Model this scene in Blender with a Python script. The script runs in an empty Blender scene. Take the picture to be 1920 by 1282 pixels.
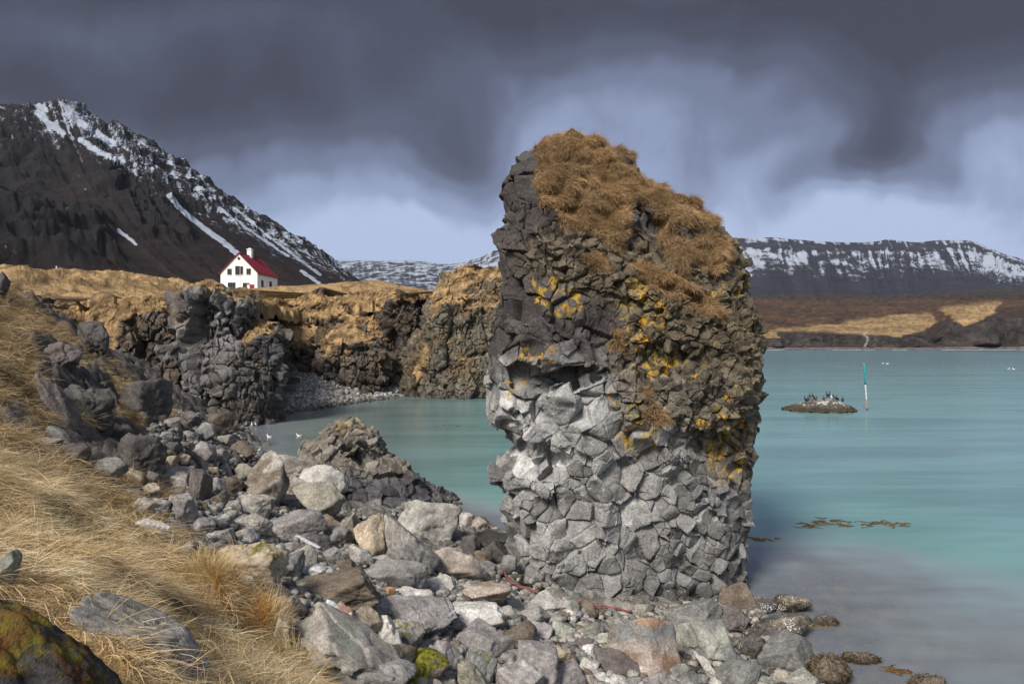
import bpy, math, time
import numpy as np
T0 = time.time()
rng = np.random.default_rng(7)
scene = bpy.context.scene
COL = scene.collection

# ------------------------------------------------------------------ survey
# Camera 6 m above the sea, looking level along +Y, 24 mm lens.  Bearings read
# off the photograph (1920 x 1282) become world points once given a distance.
F, CX, CY, H = 1280.0, 960.0, 641.0, 6.0

def at(px, py, Y):
    return np.array([(px - CX) / F * Y, Y, H - (py - CY) / F * Y], dtype=float)

def bearing(P):
    Y = np.maximum(P[..., 1], 0.3)
    return CX + P[..., 0] / Y * F, CY + (H - P[..., 2]) / Y * F

def sstep(a, b, x):
    t = np.clip((x - a) / (b - a), 0, 1)
    return t * t * (3 - 2 * t)

# ------------------------------------------------------------------ noise
def _hash(ix, iy, iz, seed):
    h = (ix.astype(np.uint32) * np.uint32(374761393) + iy.astype(np.uint32) * np.uint32(668265263)
         + iz.astype(np.uint32) * np.uint32(2147483647 - 1274126177) + np.uint32((seed * 2654435761) & 0xffffffff))
    h ^= h >> np.uint32(15); h *= np.uint32(2246822519)
    h ^= h >> np.uint32(13); h *= np.uint32(3266489917)
    h ^= h >> np.uint32(16)
    return h

def _u(h):
    return h.astype(np.float32) * np.float32(1 / 4294967296.0)

def noise(P, scale=1.0, seed=0):
    """perlin noise, about -1..1"""
    p = np.asarray(P, dtype=np.float32) * np.float32(scale)
    sh = p.shape[:-1]
    p = p.reshape(-1, 3)
    i = np.floor(p).astype(np.int64); f = (p - i).astype(np.float32)
    w = f * f * f * (f * (f * 6 - 15) + 10)
    out = np.zeros(len(p), np.float32)
    for dx in (0, 1):
        wx = w[:, 0] if dx else 1 - w[:, 0]
        for dy in (0, 1):
            wy = w[:, 1] if dy else 1 - w[:, 1]
            for dz in (0, 1):
                wz = w[:, 2] if dz else 1 - w[:, 2]
                h = _hash(i[:, 0] + dx, i[:, 1] + dy, i[:, 2] + dz, seed)
                g = ((h & np.uint32(1023)).astype(np.float32) / 511.5 - 1) * (f[:, 0] - dx) \
                  + (((h >> np.uint32(10)) & np.uint32(1023)).astype(np.float32) / 511.5 - 1) * (f[:, 1] - dy) \
                  + (((h >> np.uint32(20)) & np.uint32(1023)).astype(np.float32) / 511.5 - 1) * (f[:, 2] - dz)
                out += wx * wy * wz * g
    return (out * 1.5).reshape(sh)

def fbm(P, scale=1.0, octaves=4, seed=0, gain=0.5, ridged=False):
    a, s, tot = 1.0, scale, 0
    for o in range(octaves):
        n = noise(P, s, seed + o * 17)
        if ridged: n = 1 - 2 * np.abs(n)
        tot = tot + a * n
        a *= gain; s *= 2.03
    return tot

def voronoi(P, seed=0, jitter=0.9):
    """P in cell units -> (cell hash, vector to the cell's point, border distance)"""
    p = np.asarray(P, dtype=np.float32).reshape(-1, 3)
    i = np.floor(p).astype(np.int64)
    best = np.full(len(p), 1e9, np.float32)
    bv = np.zeros_like(p); bh = np.zeros(len(p), np.uint32); bc = np.zeros_like(i)
    offs = [(a, b, c) for a in (-1, 0, 1) for b in (-1, 0, 1) for c in (-1, 0, 1)]
    def pt(ii):
        h = _hash(ii[:, 0], ii[:, 1], ii[:, 2], seed)
        q = np.stack([(h & np.uint32(1023)).astype(np.float32), ((h >> np.uint32(10)) & np.uint32(1023)).astype(np.float32),
                      ((h >> np.uint32(20)) & np.uint32(1023)).astype(np.float32)], 1) / 1023.0
        return ii + 0.5 + (q - 0.5) * jitter, h
    for o in offs:
        ii = i + np.array(o)
        q, h = pt(ii)
        v = (q - p).astype(np.float32); d = (v * v).sum(1)
        m = d < best
        best[m] = d[m]; bv[m] = v[m]; bh[m] = h[m]; bc[m] = ii[m]
    edge = np.full(len(p), 9.0, np.float32)
    for o in offs:
        ii = bc + np.array(o)
        if o == (0, 0, 0): continue
        q, h = pt(ii)
        v = (q - p).astype(np.float32)
        dv = v - bv
        L = np.sqrt((dv * dv).sum(1)) + 1e-6
        e = ((bv + v) * 0.5 * dv).sum(1) / L
        edge = np.minimum(edge, e)
    return bh, bv, edge

def rnd(h, k):
    hh = h ^ np.uint32((k * 0x9E3779B9) & 0xffffffff)
    z = np.zeros_like(hh)
    return _u(_hash(hh, z, z, k))

# ------------------------------------------------------------------ polygons
def sdpoly(px, py, poly):
    """signed distance in the polygon's units, positive inside"""
    poly = np.asarray(poly, float)
    d = np.full(px.shape, 1e12); inside = np.zeros(px.shape, bool)
    n = len(poly)
    for k in range(n):
        ax, ay = poly[k]; bx, by = poly[(k + 1) % n]
        ex, ey = bx - ax, by - ay
        t = np.clip(((px - ax) * ex + (py - ay) * ey) / (ex * ex + ey * ey + 1e-9), 0, 1)
        dx, dy = px - ax - t * ex, py - ay - t * ey
        d = np.minimum(d, dx * dx + dy * dy)
        c = (ay > py) != (by > py)
        xi = ax + (py - ay) / (by - ay + (1e-12 if by == ay else 0)) * ex
        inside ^= c & (px < xi)
    return np.sqrt(d) * np.where(inside, 1, -1)

def polymask(px, py, polys, soft):
    m = np.zeros(px.shape)
    for q in polys:
        m = np.maximum(m, sstep(-soft, soft, sdpoly(px, py, q)))
    return m

# ------------------------------------------------------------------ objects
def tag(o, label=None, cat=None, group=None, kind=None):
    if label: o['label'] = label
    if cat: o['category'] = cat
    if group: o['group'] = group
    if kind: o['kind'] = kind
    return o

def empty(name, loc=(0, 0, 0), rz=0.0):
    o = bpy.data.objects.new(name, None); COL.objects.link(o)
    o.location = loc; o.rotation_euler = (0, 0, rz)
    o.empty_display_size = 0.1
    return o

def mesh_obj(name, V, faces, mat, parent=None, attrs=None, smooth=True, loops=None):
    """faces: (n,4) or (n,3) int array, or list of such arrays"""
    me = bpy.data.meshes.new(name)
    V = np.ascontiguousarray(V, dtype=np.float32).reshape(-1, 3)
    fl = faces if isinstance(faces, list) else [faces]
    fl = [np.asarray(f, dtype=np.int32) for f in fl if len(f)]
    idx = np.concatenate([f.ravel() for f in fl])
    tot = np.concatenate([np.full(len(f), f.shape[1], np.int32) for f in fl])
    start = np.concatenate([[0], np.cumsum(tot)[:-1]]).astype(np.int32)
    me.vertices.add(len(V)); me.vertices.foreach_set('co', V.ravel())
    me.loops.add(len(idx)); me.loops.foreach_set('vertex_index', idx)
    me.polygons.add(len(tot)); me.polygons.foreach_set('loop_start', start)
    me.polygons.foreach_set('loop_total', tot)
    me.polygons.foreach_set('use_smooth', np.full(len(tot), smooth, bool))
    for k, a in (attrs or {}).items():
        a = np.asarray(a, np.float32)
        if a.ndim == 1:
            t = me.attributes.new(k, 'FLOAT', 'POINT'); t.data.foreach_set('value', a)
        else:
            if a.shape[1] == 3: a = np.concatenate([a, np.ones((len(a), 1), np.float32)], 1)
            t = me.attributes.new(k, 'FLOAT_COLOR', 'POINT'); t.data.foreach_set('color', np.ascontiguousarray(a).ravel())
    me.update(); me.validate()
    if mat: me.materials.append(mat)
    o = bpy.data.objects.new(name, me); COL.objects.link(o)
    if parent: o.parent = parent
    return o

def grid_faces(n, m, wrap=False):
    i = np.arange(n - 1)[:, None]; j = np.arange(m if wrap else m - 1)[None, :]
    j2 = (j + 1) % m
    a = i * m + j; b = i * m + j2; c = (i + 1) * m + j2; d = (i + 1) * m + j
    return np.stack([a, b, c, d], -1).reshape(-1, 4)

def grid_normals(V, wrap=False):
    du = np.gradient(V, axis=0)
    if wrap: dv = (np.roll(V, -1, 1) - np.roll(V, 1, 1)) * 0.5
    else: dv = np.gradient(V, axis=1)
    n = np.cross(dv, du)
    return n / (np.linalg.norm(n, axis=-1, keepdims=True) + 1e-12)

def lerp(a, b, t):
    t = np.asarray(t)[..., None]
    return np.asarray(a) * (1 - t) + np.asarray(b) * t

class Geo:
    """collects simple shapes into one mesh"""
    def __init__(s): s.v = []; s.f = []; s.n = 0
    def add(s, V, Fc):
        V = np.asarray(V, float).reshape(-1, 3)
        s.v.append(V)
        for f in Fc: s.f.append([k + s.n for k in f])
        s.n += len(V); return s
    def box(s, c, d, R=None):
        hx, hy, hz = d[0] / 2, d[1] / 2, d[2] / 2
        V = np.array([[x, y, z] for x in (-hx, hx) for y in (-hy, hy) for z in (-hz, hz)])
        if R is not None: V = V @ np.asarray(R).T
        return s.add(V + np.asarray(c), [(0, 1, 3, 2), (4, 6, 7, 5), (0, 4, 5, 1), (2, 3, 7, 6), (0, 2, 6, 4), (1, 5, 7, 3)])
    def tube(s, pts, rad, n=8, squash=None):
        pts = np.asarray(pts, float); k = len(pts)
        rad = np.broadcast_to(np.asarray(rad, float), (k,))
        tg = np.gradient(pts, axis=0); tg /= np.linalg.norm(tg, axis=1, keepdims=True) + 1e-9
        up = np.array([0, 0, 1.0]) if abs(tg[0, 2]) < 0.9 else np.array([0, 1.0, 0])
        V = []
        for i in range(k):
            a = np.cross(tg[i], up); a /= np.linalg.norm(a) + 1e-9
            b = np.cross(a, tg[i])
            for q in range(n):
                t = 2 * math.pi * q / n
                V.append(pts[i] + rad[i] * (math.cos(t) * a * (squash or 1) + math.sin(t) * b))
        Fc = [(i * n + q, i * n + (q + 1) % n, (i + 1) * n + (q + 1) % n, (i + 1) * n + q) for i in range(k - 1) for q in range(n)]
        Fc += [tuple(range(n - 1, -1, -1)), tuple((k - 1) * n + q for q in range(n))]
        return s.add(V, Fc)
    def build(s, name, mat, parent=None, smooth=False):
        me = bpy.data.meshes.new(name)
        me.from_pydata([tuple(p) for p in np.concatenate(s.v)], [], [tuple(f) for f in s.f])
        me.polygons.foreach_set('use_smooth', [smooth] * len(me.polygons))
        me.materials.append(mat); me.update()
        o = bpy.data.objects.new(name, me); COL.objects.link(o)
        if parent: o.parent = parent
        return o

# ------------------------------------------------------------------ shaders
class NT:
    def __init__(s, nt): s.nt = nt; nt.nodes.clear()
    def n(s, typ, ins=None, **kw):
        nd = s.nt.nodes.new(typ)
        for k, v in kw.items(): setattr(nd, k, v)
        for k, v in (ins or {}).items():
            sock = nd.inputs[k]
            if isinstance(v, bpy.types.NodeSocket): s.nt.links.new(v, sock)
            else:
                if isinstance(v, (tuple, list)) and len(v) == 3 and sock.type == 'RGBA': v = (*v, 1)
                sock.default_value = v
        return nd
    def math(s, op, a, b=0.0, c=None, clamp=False):
        ins = {0: a, 1: b}
        if c is not None: ins[2] = c
        return s.n('ShaderNodeMath', ins, operation=op, use_clamp=clamp).outputs[0]
    def mix(s, f, a, b, blend='MIX'):
        nd = s.n('ShaderNodeMix', None, data_type='RGBA', blend_type=blend)
        for i, v in ((0, f), (6, a), (7, b)):
            if isinstance(v, bpy.types.NodeSocket): s.nt.links.new(v, nd.inputs[i])
            else: nd.inputs[i].default_value = (*v, 1) if isinstance(v, (tuple, list)) and len(v) == 3 else v
        return nd.outputs[2]
    def noise(s, vec, scale, detail=4, rough=0.55, dist=0.0):
        return s.n('ShaderNodeTexNoise', {'Vector': vec, 'Scale': scale, 'Detail': detail, 'Roughness': rough, 'Distortion': dist}).outputs[0]
    def rng(s, v, a, b, c=0.0, d=1.0, smooth=True):
        nd = s.n('ShaderNodeMapRange', {'Value': v, 'From Min': a, 'From Max': b, 'To Min': c, 'To Max': d})
        nd.interpolation_type = 'SMOOTHSTEP' if smooth else 'LINEAR'
        return nd.outputs[0]
    def attr(s, name):
        return s.n('ShaderNodeAttribute', None, attribute_name=name)
    def sep(s, v):
        return s.n('ShaderNodeSeparateXYZ', {0: v}).outputs
    def vmul(s, v, k):
        return s.n('ShaderNodeVectorMath', {0: v, 1: k}, operation='MULTIPLY').outputs[0]
    def link(s, a, b): s.nt.links.new(a, b)

def new_mat(name):
    m = bpy.data.materials.new(name); m.use_nodes = True
    return m, NT(m.node_tree)

def finish(t, shader, disp=None):
    o = t.n('ShaderNodeOutputMaterial'); t.link(shader, o.inputs[0])

def plain_mat(name, col, rough=0.7, var=0.15, scale=8.0, bump=0.1, spec=0.3):
    m, t = new_mat(name)
    pos = t.n('ShaderNodeNewGeometry').outputs['Position']
    nz = t.noise(pos, scale, 5, 0.6)
    k = t.rng(nz, 0.3, 0.7, 1 - var, 1 + var)
    c = t.mix(1.0, col, k, 'MULTIPLY')
    b = t.n('ShaderNodeBump', {'Height': nz, 'Strength': bump, 'Distance': 0.02}).outputs[0]
    p = t.n('ShaderNodeBsdfPrincipled', {'Base Color': c, 'Roughness': rough, 'Normal': b, 'Specular IOR Level': spec})
    finish(t, p.outputs[0]); return m

def rock_mat(name, fine=1.0, spec=0.25):
    """Base colour from the Col attribute; Cover = (yellow lichen, moss, white speckle) amounts."""
    m, t = new_mat(name)
    pos = t.n('ShaderNodeNewGeometry').outputs['Position']
    col = t.attr('Col').outputs['Color']
    cova = t.attr('Cover'); cov = t.sep(cova.outputs['Vector']); bright_moss = cova.outputs['Alpha']
    n1 = t.noise(pos, 3.1 * fine, 6, 0.65)
    n2 = t.noise(pos, 21.0 * fine, 5, 0.7)
    n3 = t.noise(pos, 75.0 * fine, 3, 0.7)
    k = t.math('MULTIPLY', t.rng(n1, 0.3, 0.7, 0.72, 1.28), t.rng(n2, 0.28, 0.72, 0.66, 1.34))
    k = t.math('MULTIPLY', k, t.rng(n3, 0.3, 0.7, 0.84, 1.16))
    c = t.mix(1.0, col, k, 'MULTIPLY')
    # pale crust and dark pits
    cr = t.rng(t.noise(pos, 9.0 * fine, 6, 0.7), 0.56, 0.68)
    c = t.mix(t.math('MULTIPLY', cr, 0.3), c, t.mix(1.0, c, (1.9, 1.9, 1.85), 'MULTIPLY'))
    pit = t.rng(t.noise(pos, 34.0 * fine, 4, 0.6), 0.36, 0.27)
    c = t.mix(t.math('MULTIPLY', pit, 0.7), c, t.mix(1.0, c, (0.3, 0.28, 0.27), 'MULTIPLY'))
    # white speckle (barnacles, droppings, pale crystals)
    vs = t.n('ShaderNodeTexVoronoi', {'Vector': pos, 'Scale': 34.0 * fine}).outputs[0]
    sp = t.rng(t.math('ADD', t.noise(pos, 2.6 * fine, 5, 0.65), t.math('MULTIPLY', cov[2], 0.5)), 0.72, 0.82)
    sp = t.math('MULTIPLY', sp, t.rng(vs, 0.50, 0.28))
    c = t.mix(sp, c, (0.62, 0.61, 0.57))
    # lichen
    ln = t.noise(pos, 4.2 * fine, 8, 0.72, 0.6)
    lf = t.rng(t.math('ADD', ln, t.math('MULTIPLY', cov[0], 0.5)), 0.83, 0.89)
    lcol = t.mix(t.rng(t.noise(pos, 1.9 * fine, 3), 0.4, 0.62), (0.25, 0.19, 0.045), (0.46, 0.26, 0.022))
    c = t.mix(t.math('MULTIPLY', lf, 0.9), c, lcol)
    # moss
    mn = t.noise(pos, 5.3 * fine, 7, 0.7)
    mf = t.rng(t.math('ADD', mn, t.math('MULTIPLY', cov[1], 0.55)), 0.74, 0.84)
    mcol = t.mix(t.rng(t.noise(pos, 14 * fine, 5), 0.35, 0.65), (0.06, 0.055, 0.012), (0.20, 0.20, 0.02))
    mcol = t.mix(bright_moss, t.mix(t.rng(t.noise(pos, 9 * fine, 5), 0.4, 0.6), (0.085, 0.035, 0.010), (0.12, 0.095, 0.014)), mcol)
    c = t.mix(mf, c, mcol)
    h = t.math('ADD', t.math('MULTIPLY', n2, 0.5), t.math('ADD', n1, t.math('MULTIPLY', n3, 0.22)))
    h = t.math('ADD', h, t.math('MULTIPLY', t.math('ADD', sp, t.math('MULTIPLY', mf, 0.8)), 0.25))
    b = t.n('ShaderNodeBump', {'Height': h, 'Strength': 0.75, 'Distance': 0.05 / fine}).outputs[0]
    p = t.n('ShaderNodeBsdfPrincipled', {'Base Color': c, 'Roughness': t.attr('Rough').outputs['Fac'] if False else 0.88, 'Normal': b, 'Specular IOR Level': spec})
    finish(t, p.outputs[0]); return m

def straw_mat(name):
    m, t = new_mat(name)
    col = t.attr('Col').outputs['Color']
    d = t.n('ShaderNodeBsdfDiffuse', {'Color': col}).outputs[0]
    tr = t.n('ShaderNodeBsdfTranslucent', {'Color': col}).outputs[0]
    x = t.n('ShaderNodeMixShader', {0: 0.3, 1: d, 2: tr}).outputs[0]
    g = t.n('ShaderNodeBsdfGlossy', {'Color': (0.8, 0.75, 0.65), 'Roughness': 0.5}).outputs[0]
    x = t.n('ShaderNodeMixShader', {0: 0.03, 1: x, 2: g}).outputs[0]
    finish(t, x); return m

ROCK = rock_mat('rock')
CLIFF = rock_mat('cliff_rock', fine=0.35)
STRAW = straw_mat('straw')

# ------------------------------------------------------------------ rock tools
def blocks(P, N, size, amp, tilt, crack, seed, warp=0.05, crack_w=0.07, stretch=(1, 1, 1), rnd_w=0.03):
    """jointed basalt: every cell of a 3-D pattern is pushed out and tilted on its own"""
    sh = P.shape[:-1]
    p = P.reshape(-1, 3); n = N.reshape(-1, 3)
    q = p / size / np.asarray(stretch)
    q = q + warp * np.stack([noise(q, 1.3, seed + 1), noise(q, 1.3, seed + 2), noise(q, 1.3, seed + 3)], -1)
    h, v, e = voronoi(q, seed, 1.0)
    r = rnd(h, 1)
    tv = np.stack([rnd(h, 2), rnd(h, 3), rnd(h, 4)], -1) * 2 - 1
    tv = tv - (tv * n).sum(1, keepdims=True) * n
    d = amp * size * (r * 2 - 1) + tilt * size * (tv * (-v)).sum(1)
    cs_ = 0.15 + 1.15 * sstep(-0.35, 0.45, noise(q, 0.55, seed + 9))      # some joints gape, some are closed
    d -= crack * size * cs_ * (1 - sstep(0.0, crack_w, e))
    d -= rnd_w * size * (1 - sstep(0.0, 0.16, e)) ** 2
    return d.reshape(sh), rnd(h, 5).reshape(sh), e.reshape(sh), rnd(h, 6).reshape(sh)

def loft(prof, Yc, b, nt, nr, front=2.2, expo=2.5, zlist=None, bottom=None):
    """closed rock body from its outline: prof rows (py, left px, right px) surveyed at
    distance Yc(py); b(py) is the half depth.  Returns V[nr, nt], theta, and base normals."""
    prof = np.array(prof, float)
    py = prof[:, 0]
    fY = (lambda y: np.interp(y, *zip(*Yc))) if isinstance(Yc, (list, tuple)) else (lambda y: np.full(np.shape(y), float(Yc)))
    fb = (lambda y: np.interp(y, *zip(*b))) if isinstance(b, (list, tuple)) else (lambda y: np.full(np.shape(y), float(b)))
    rows = np.linspace(py[-1], py[0], nr)
    yy = fY(rows); bb = fb(rows)
    xl = (np.interp(rows, py, prof[:, 1]) - CX) / F * yy
    xr = (np.interp(rows, py, prof[:, 2]) - CX) / F * yy
    zz = H - (rows - CY) / F * yy
    # spread the columns evenly along the outline, denser on the side facing the path
    e = 2.0 / expo
    tf = np.linspace(0, 2 * math.pi, 4001) + math.pi / 2
    fx = np.sign(np.cos(tf)) * np.abs(np.cos(tf)) ** e; fy = np.sign(np.sin(tf)) * np.abs(np.sin(tf)) ** e
    mid = nr // 3
    seg = np.hypot(np.diff(fx) * (xr - xl)[mid] / 2, np.diff(fy) * bb[mid])
    wgt = 1 + (front - 1) * sstep(0.35, -0.25, (fy[1:] + fy[:-1]) / 2)
    cum = np.concatenate([[0], np.cumsum(seg * wgt)]); cum /= cum[-1]
    th = np.interp(np.linspace(0, 1, nt, endpoint=False), cum, tf)
    c, sn = np.cos(th), np.sin(th)
    e = 2.0 / expo
    ex = np.sign(c) * np.abs(c) ** e; ey = np.sign(sn) * np.abs(sn) ** e
    cx = (xl + xr) / 2; a = (xr - xl) / 2
    V = np.stack([cx[:, None] + a[:, None] * ex[None], yy[:, None] + bb[:, None] * ey[None],
                  np.broadcast_to(zz[:, None], (nr, nt))], -1)
    return V, th, rows

def cap_fan(nr, nt):
    """close the last ring"""
    base = (nr - 1) * nt
    c = nr * nt
    j = np.arange(nt)
    return np.stack([base + j, base + (j + 1) % nt, np.full(nt, c)], -1)

def build_loft(name, V, mat, attrs, parent=None, smooth=False):
    nr, nt = V.shape[:2]
    top = V[-1].mean(0)
    VV = np.concatenate([V.reshape(-1, 3), top[None]])
    A = {}
    for k, a in attrs.items():
        a = a.reshape(nr, nt, -1)
        A[k] = np.concatenate([a.reshape(nr * nt, -1), a[-1].mean(0, keepdims=True)])
        if A[k].shape[1] == 1: A[k] = A[k][:, 0]
    return mesh_obj(name, VV, [grid_faces(nr, nt, True), cap_fan(nr, nt)], mat, parent, A, smooth)

_ico = {}
def ico(k):
    if k not in _ico:
        import bmesh
        bm = bmesh.new(); bmesh.ops.create_icosphere(bm, subdivisions=k, radius=1)
        bm.verts.ensure_lookup_table()
        _ico[k] = (np.array([v.co[:] for v in bm.verts], np.float32), np.array([[v.index for v in f.verts] for f in bm.faces], np.int32))
        bm.free()
    return _ico[k]

def boulder_shape(k, r, ang=0.7, boxy=0.0, rough=0.05, nplanes=16, knob=0.0):
    """unit angular rock: a rounded convex solid with chipped, pitted faces"""
    D, Fc = ico(k)
    nrm = r.normal(size=(nplanes, 3)); nrm /= np.linalg.norm(nrm, axis=1, keepdims=True)
    dist = r.uniform(0.62, 1.0, nplanes)
    if boxy > 0:
        ax = np.array([[1, 0, 0], [-1, 0, 0], [0, 1, 0], [0, -1, 0], [0, 0, 1], [0, 0, -1]], float)
        ax += r.normal(scale=0.16, size=ax.shape); ax /= np.linalg.norm(ax, axis=1, keepdims=True)
        m = int(nplanes * (1 - boxy))
        nrm = np.concatenate([ax, nrm[:m]]); dist = np.concatenate([r.uniform(0.62, 0.72, 6), r.uniform(0.8, 1.0, m)])
    p = 14 + 60 * ang
    dots = np.maximum(D @ nrm.T, 0) / dist
    rad = (dots ** p).sum(1) ** (-1 / p)
    rad = np.minimum(rad, 1.7)
    V = D * rad[:, None]
    o = r.uniform(-50, 50, 3)
    Q = V + o
    d = rough * fbm(Q, 1.6, 5, 3, 0.55) + rough * 0.7 * np.minimum(fbm(Q, 3.7, 3, 9, ridged=True), 0.6)
    d = d + 0.35 * rough * fbm(Q, 7.0, 3, 33)
    if knob: d = d + knob * fbm(Q, 3.2, 5, 35, 0.6) + 0.5 * knob * np.minimum(fbm(Q, 6.0, 3, 37, ridged=True), .5)
    cs = noise(Q, 1.1, 21)
    d = d - 0.05 * ang * sstep(0.25, 0.45, cs)      # broken-off faces
    nb = V / (np.linalg.norm(V, axis=1, keepdims=True) + 1e-6)
    bd, _, _, _ = blocks(Q, nb, r.uniform(0.55, 1.1), 0.05 * ang + 0.02, 0.16 * ang, 0.035, int(r.integers(1, 9999)), warp=0.1, crack_w=0.05, rnd_w=0.02)
    d = d + bd * (0.35 + 0.9 * r.random())
    V = V + D * d[:, None]
    return V.astype(np.float32), Fc
# ------------------------------------------------------------------ camera, sky, sun
cam = bpy.data.cameras.new('camera'); cam.lens = 24.0; cam.sensor_width = 36.0
cam.clip_start = 0.05; cam.clip_end = 40000
cam_o = bpy.data.objects.new('camera', cam); COL.objects.link(cam_o)
cam_o.location = (0, 0, H); cam_o.rotation_euler = (math.pi / 2, 0, 0)
scene.camera = cam_o

SUN = np.array([-0.39, -0.62, 0.68]); SUN /= np.linalg.norm(SUN)
sun = bpy.data.lights.new('sun', 'SUN'); sun.energy = 4.4; sun.angle = math.radians(16.0); sun.color = (1.0, 0.93, 0.83)
sun_o = bpy.data.objects.new('sun', sun); COL.objects.link(sun_o)
from mathutils import Vector
sun_o.rotation_euler = Vector(SUN).to_track_quat('Z', 'Y').to_euler()
sun_o.location = (0, 0, 3000)

world = bpy.data.worlds.new('World'); scene.world = world; world.use_nodes = True
t = NT(world.node_tree)
STR = 0.1
nish = t.n('ShaderNodeTexSky', None, sky_type='NISHITA', sun_disc=False,
           sun_elevation=math.asin(SUN[2]), sun_rotation=math.atan2(SUN[0], SUN[1]) % (2 * math.pi),
           air_density=1.2, dust_density=1.5, ozone_density=1.5).outputs[0]
gen = t.n('ShaderNodeTexCoord').outputs['Generated']
x, y, z = t.sep(gen)
yc = t.math('MAXIMUM', y, 0.06)
u = t.math('DIVIDE', x, yc); v = t.math('DIVIDE', z, yc)
# the storm front ahead: u to the right, v up, as tangents of the bearing
front = t.rng(y, 0.05, 0.45)
uv = t.n('ShaderNodeCombineXYZ', {0: u, 1: v, 2: 0.0}).outputs[0]
warp = t.n('ShaderNodeTexNoise', {'Vector': uv, 'Scale': 3.0, 'Detail': 4, 'Roughness': 0.5}).outputs[1]
wv = t.n('ShaderNodeVectorMath', {0: warp, 1: (0.5, 0.5, 0.5)}, operation='SUBTRACT').outputs[0]
uvw = t.n('ShaderNodeVectorMath', {0: uv, 1: t.vmul(wv, (0.16, 0.22, 0.0))}, operation='ADD').outputs[0]
uw, vw, _ = t.sep(uvw)
D = t.rng(vw, 0.11, 0.50, -0.06, 0.88, smooth=False)
def blob(px, py, sx, sy, ang, amp):
    global D
    u0, v0 = (px - CX) / F, (CY - py) / F
    ca, sa = math.cos(math.radians(ang)), math.sin(math.radians(ang))
    du = t.math('SUBTRACT', uw, u0); dv = t.math('SUBTRACT', vw, v0)
    a = t.math('ADD', t.math('MULTIPLY', du, ca * F / sx), t.math('MULTIPLY', dv, sa * F / sx))
    b = t.math('ADD', t.math('MULTIPLY', du, -sa * F / sy), t.math('MULTIPLY', dv, ca * F / sy))
    r2 = t.math('ADD', t.math('MULTIPLY', a, a), t.math('MULTIPLY', b, b))
    g = t.math('EXPONENT', t.math('MULTIPLY', r2, -1.0))
    D = t.math('ADD', D, t.math('MULTIPLY', g, amp))
# bearing x, bearing y, half widths, tilt, weight (+ darker)
blob(180, 215, 420, 90, 0, 0.28)
blob(620, 220, 330, 105, -8, 0.28)
blob(680, 420, 260, 60, 0, -0.14)
blob(1350, 400, 500, 60, 0, -0.12)
blob(850, 315, 75, 80, 80, 0.36)
blob(300, 60, 420, 50, 5, -0.12)
blob(700, 110, 200, 60, 0, 0.10)
blob(1180, 190, 260, 110, 15, -0.15)
blob(1060, 250, 120, 50, 30, -0.12)
blob(1640, 110, 420, 90, 4, 0.16)
blob(1850, 30, 300, 80, 0, 0.14)
blob(60, 190, 260, 60, 0, 0.22)
blob(1000, 20, 900, 60, 0, 0.10)
blob(1650, 280, 75, 110, -20, 0.38)
blob(1535, 335, 120, 40, 28, 0.32)
blob(1880, 270, 100, 80, 40, -0.26)
blob(1420, 270, 150, 40, 30, 0.10)
blob(1760, 330, 50, 60, -20, 0.18)
blob(1300, 20, 300, 50, 0, 0.05)
uvs = t.vmul(uvw, (4.4, 3.2, 1.0))
n = t.noise(uvs, 1.0, 5, 0.5, 0.4)
D = t.math('ADD', D, t.math('MULTIPLY', t.math('SUBTRACT', n, 0.5), 0.55))
n2 = t.noise(t.n('ShaderNodeVectorMath', {0: t.vmul(uvw, (1.15, 0.8, 1)), 1: (3, 9, 2)}, operation='ADD').outputs[0], 9.0, 5, 0.55, 0.3)
D = t.math('ADD', D, t.math('MULTIPLY', t.math('SUBTRACT', n2, 0.5), 0.24))
rampn = t.n('ShaderNodeValToRGB', {0: D}); cr = rampn.color_ramp
stops = [(0.0, (0.44, 0.53, 0.74)), (0.20, (0.29, 0.355, 0.53)), (0.43, (0.170, 0.205, 0.315)), (0.66, (0.098, 0.113, 0.172)), (0.86, (0.070, 0.078, 0.116)), (1.0, (0.056, 0.061, 0.089))]
while len(cr.elements) < len(stops): cr.elements.new(0.5)
for e, (p, c) in zip(cr.elements, stops): e.position = p; e.color = (*c, 1)
cr.interpolation = 'EASE'
storm = t.mix(1.0, rampn.outputs[0], (0.87 / STR,) * 3, 'MULTIPLY')
# broken cloud over the rest of the dome
nb = t.rng(t.noise(gen, 2.4, 6, 0.55, 0.4), 0.38, 0.62)
rest = t.mix(t.math('MULTIPLY', nb, 0.75), nish, (0.46 / STR, 0.48 / STR, 0.54 / STR))
col = t.mix(front, rest, storm)
bg = t.n('ShaderNodeBackground', {'Color': col, 'Strength': STR})
t.link(bg.outputs[0], t.n('ShaderNodeOutputWorld').inputs[0])

vs = scene.view_settings
scene.display_settings.display_device = 'sRGB'
vs.view_transform = 'Standard'; vs.look = 'None'; vs.gamma = 1.0; vs.exposure = 0.27; vs.use_curve_mapping = False
scene.render.engine = 'CYCLES'
cy = scene.cycles
cy.max_bounces = 6; cy.diffuse_bounces = 3; cy.glossy_bounces = 3; cy.transmission_bounces = 4; cy.transparent_max_bounces = 12
cy.volume_bounces = 0; cy.sample_clamp_indirect = 6.0
cy.use_denoising = True; cy.denoiser = 'OPENIMAGEDENOISE'; cy.denoising_input_passes = 'RGB_ALBEDO_NORMAL'; cy.denoising_prefilter = 'FAST'
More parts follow.
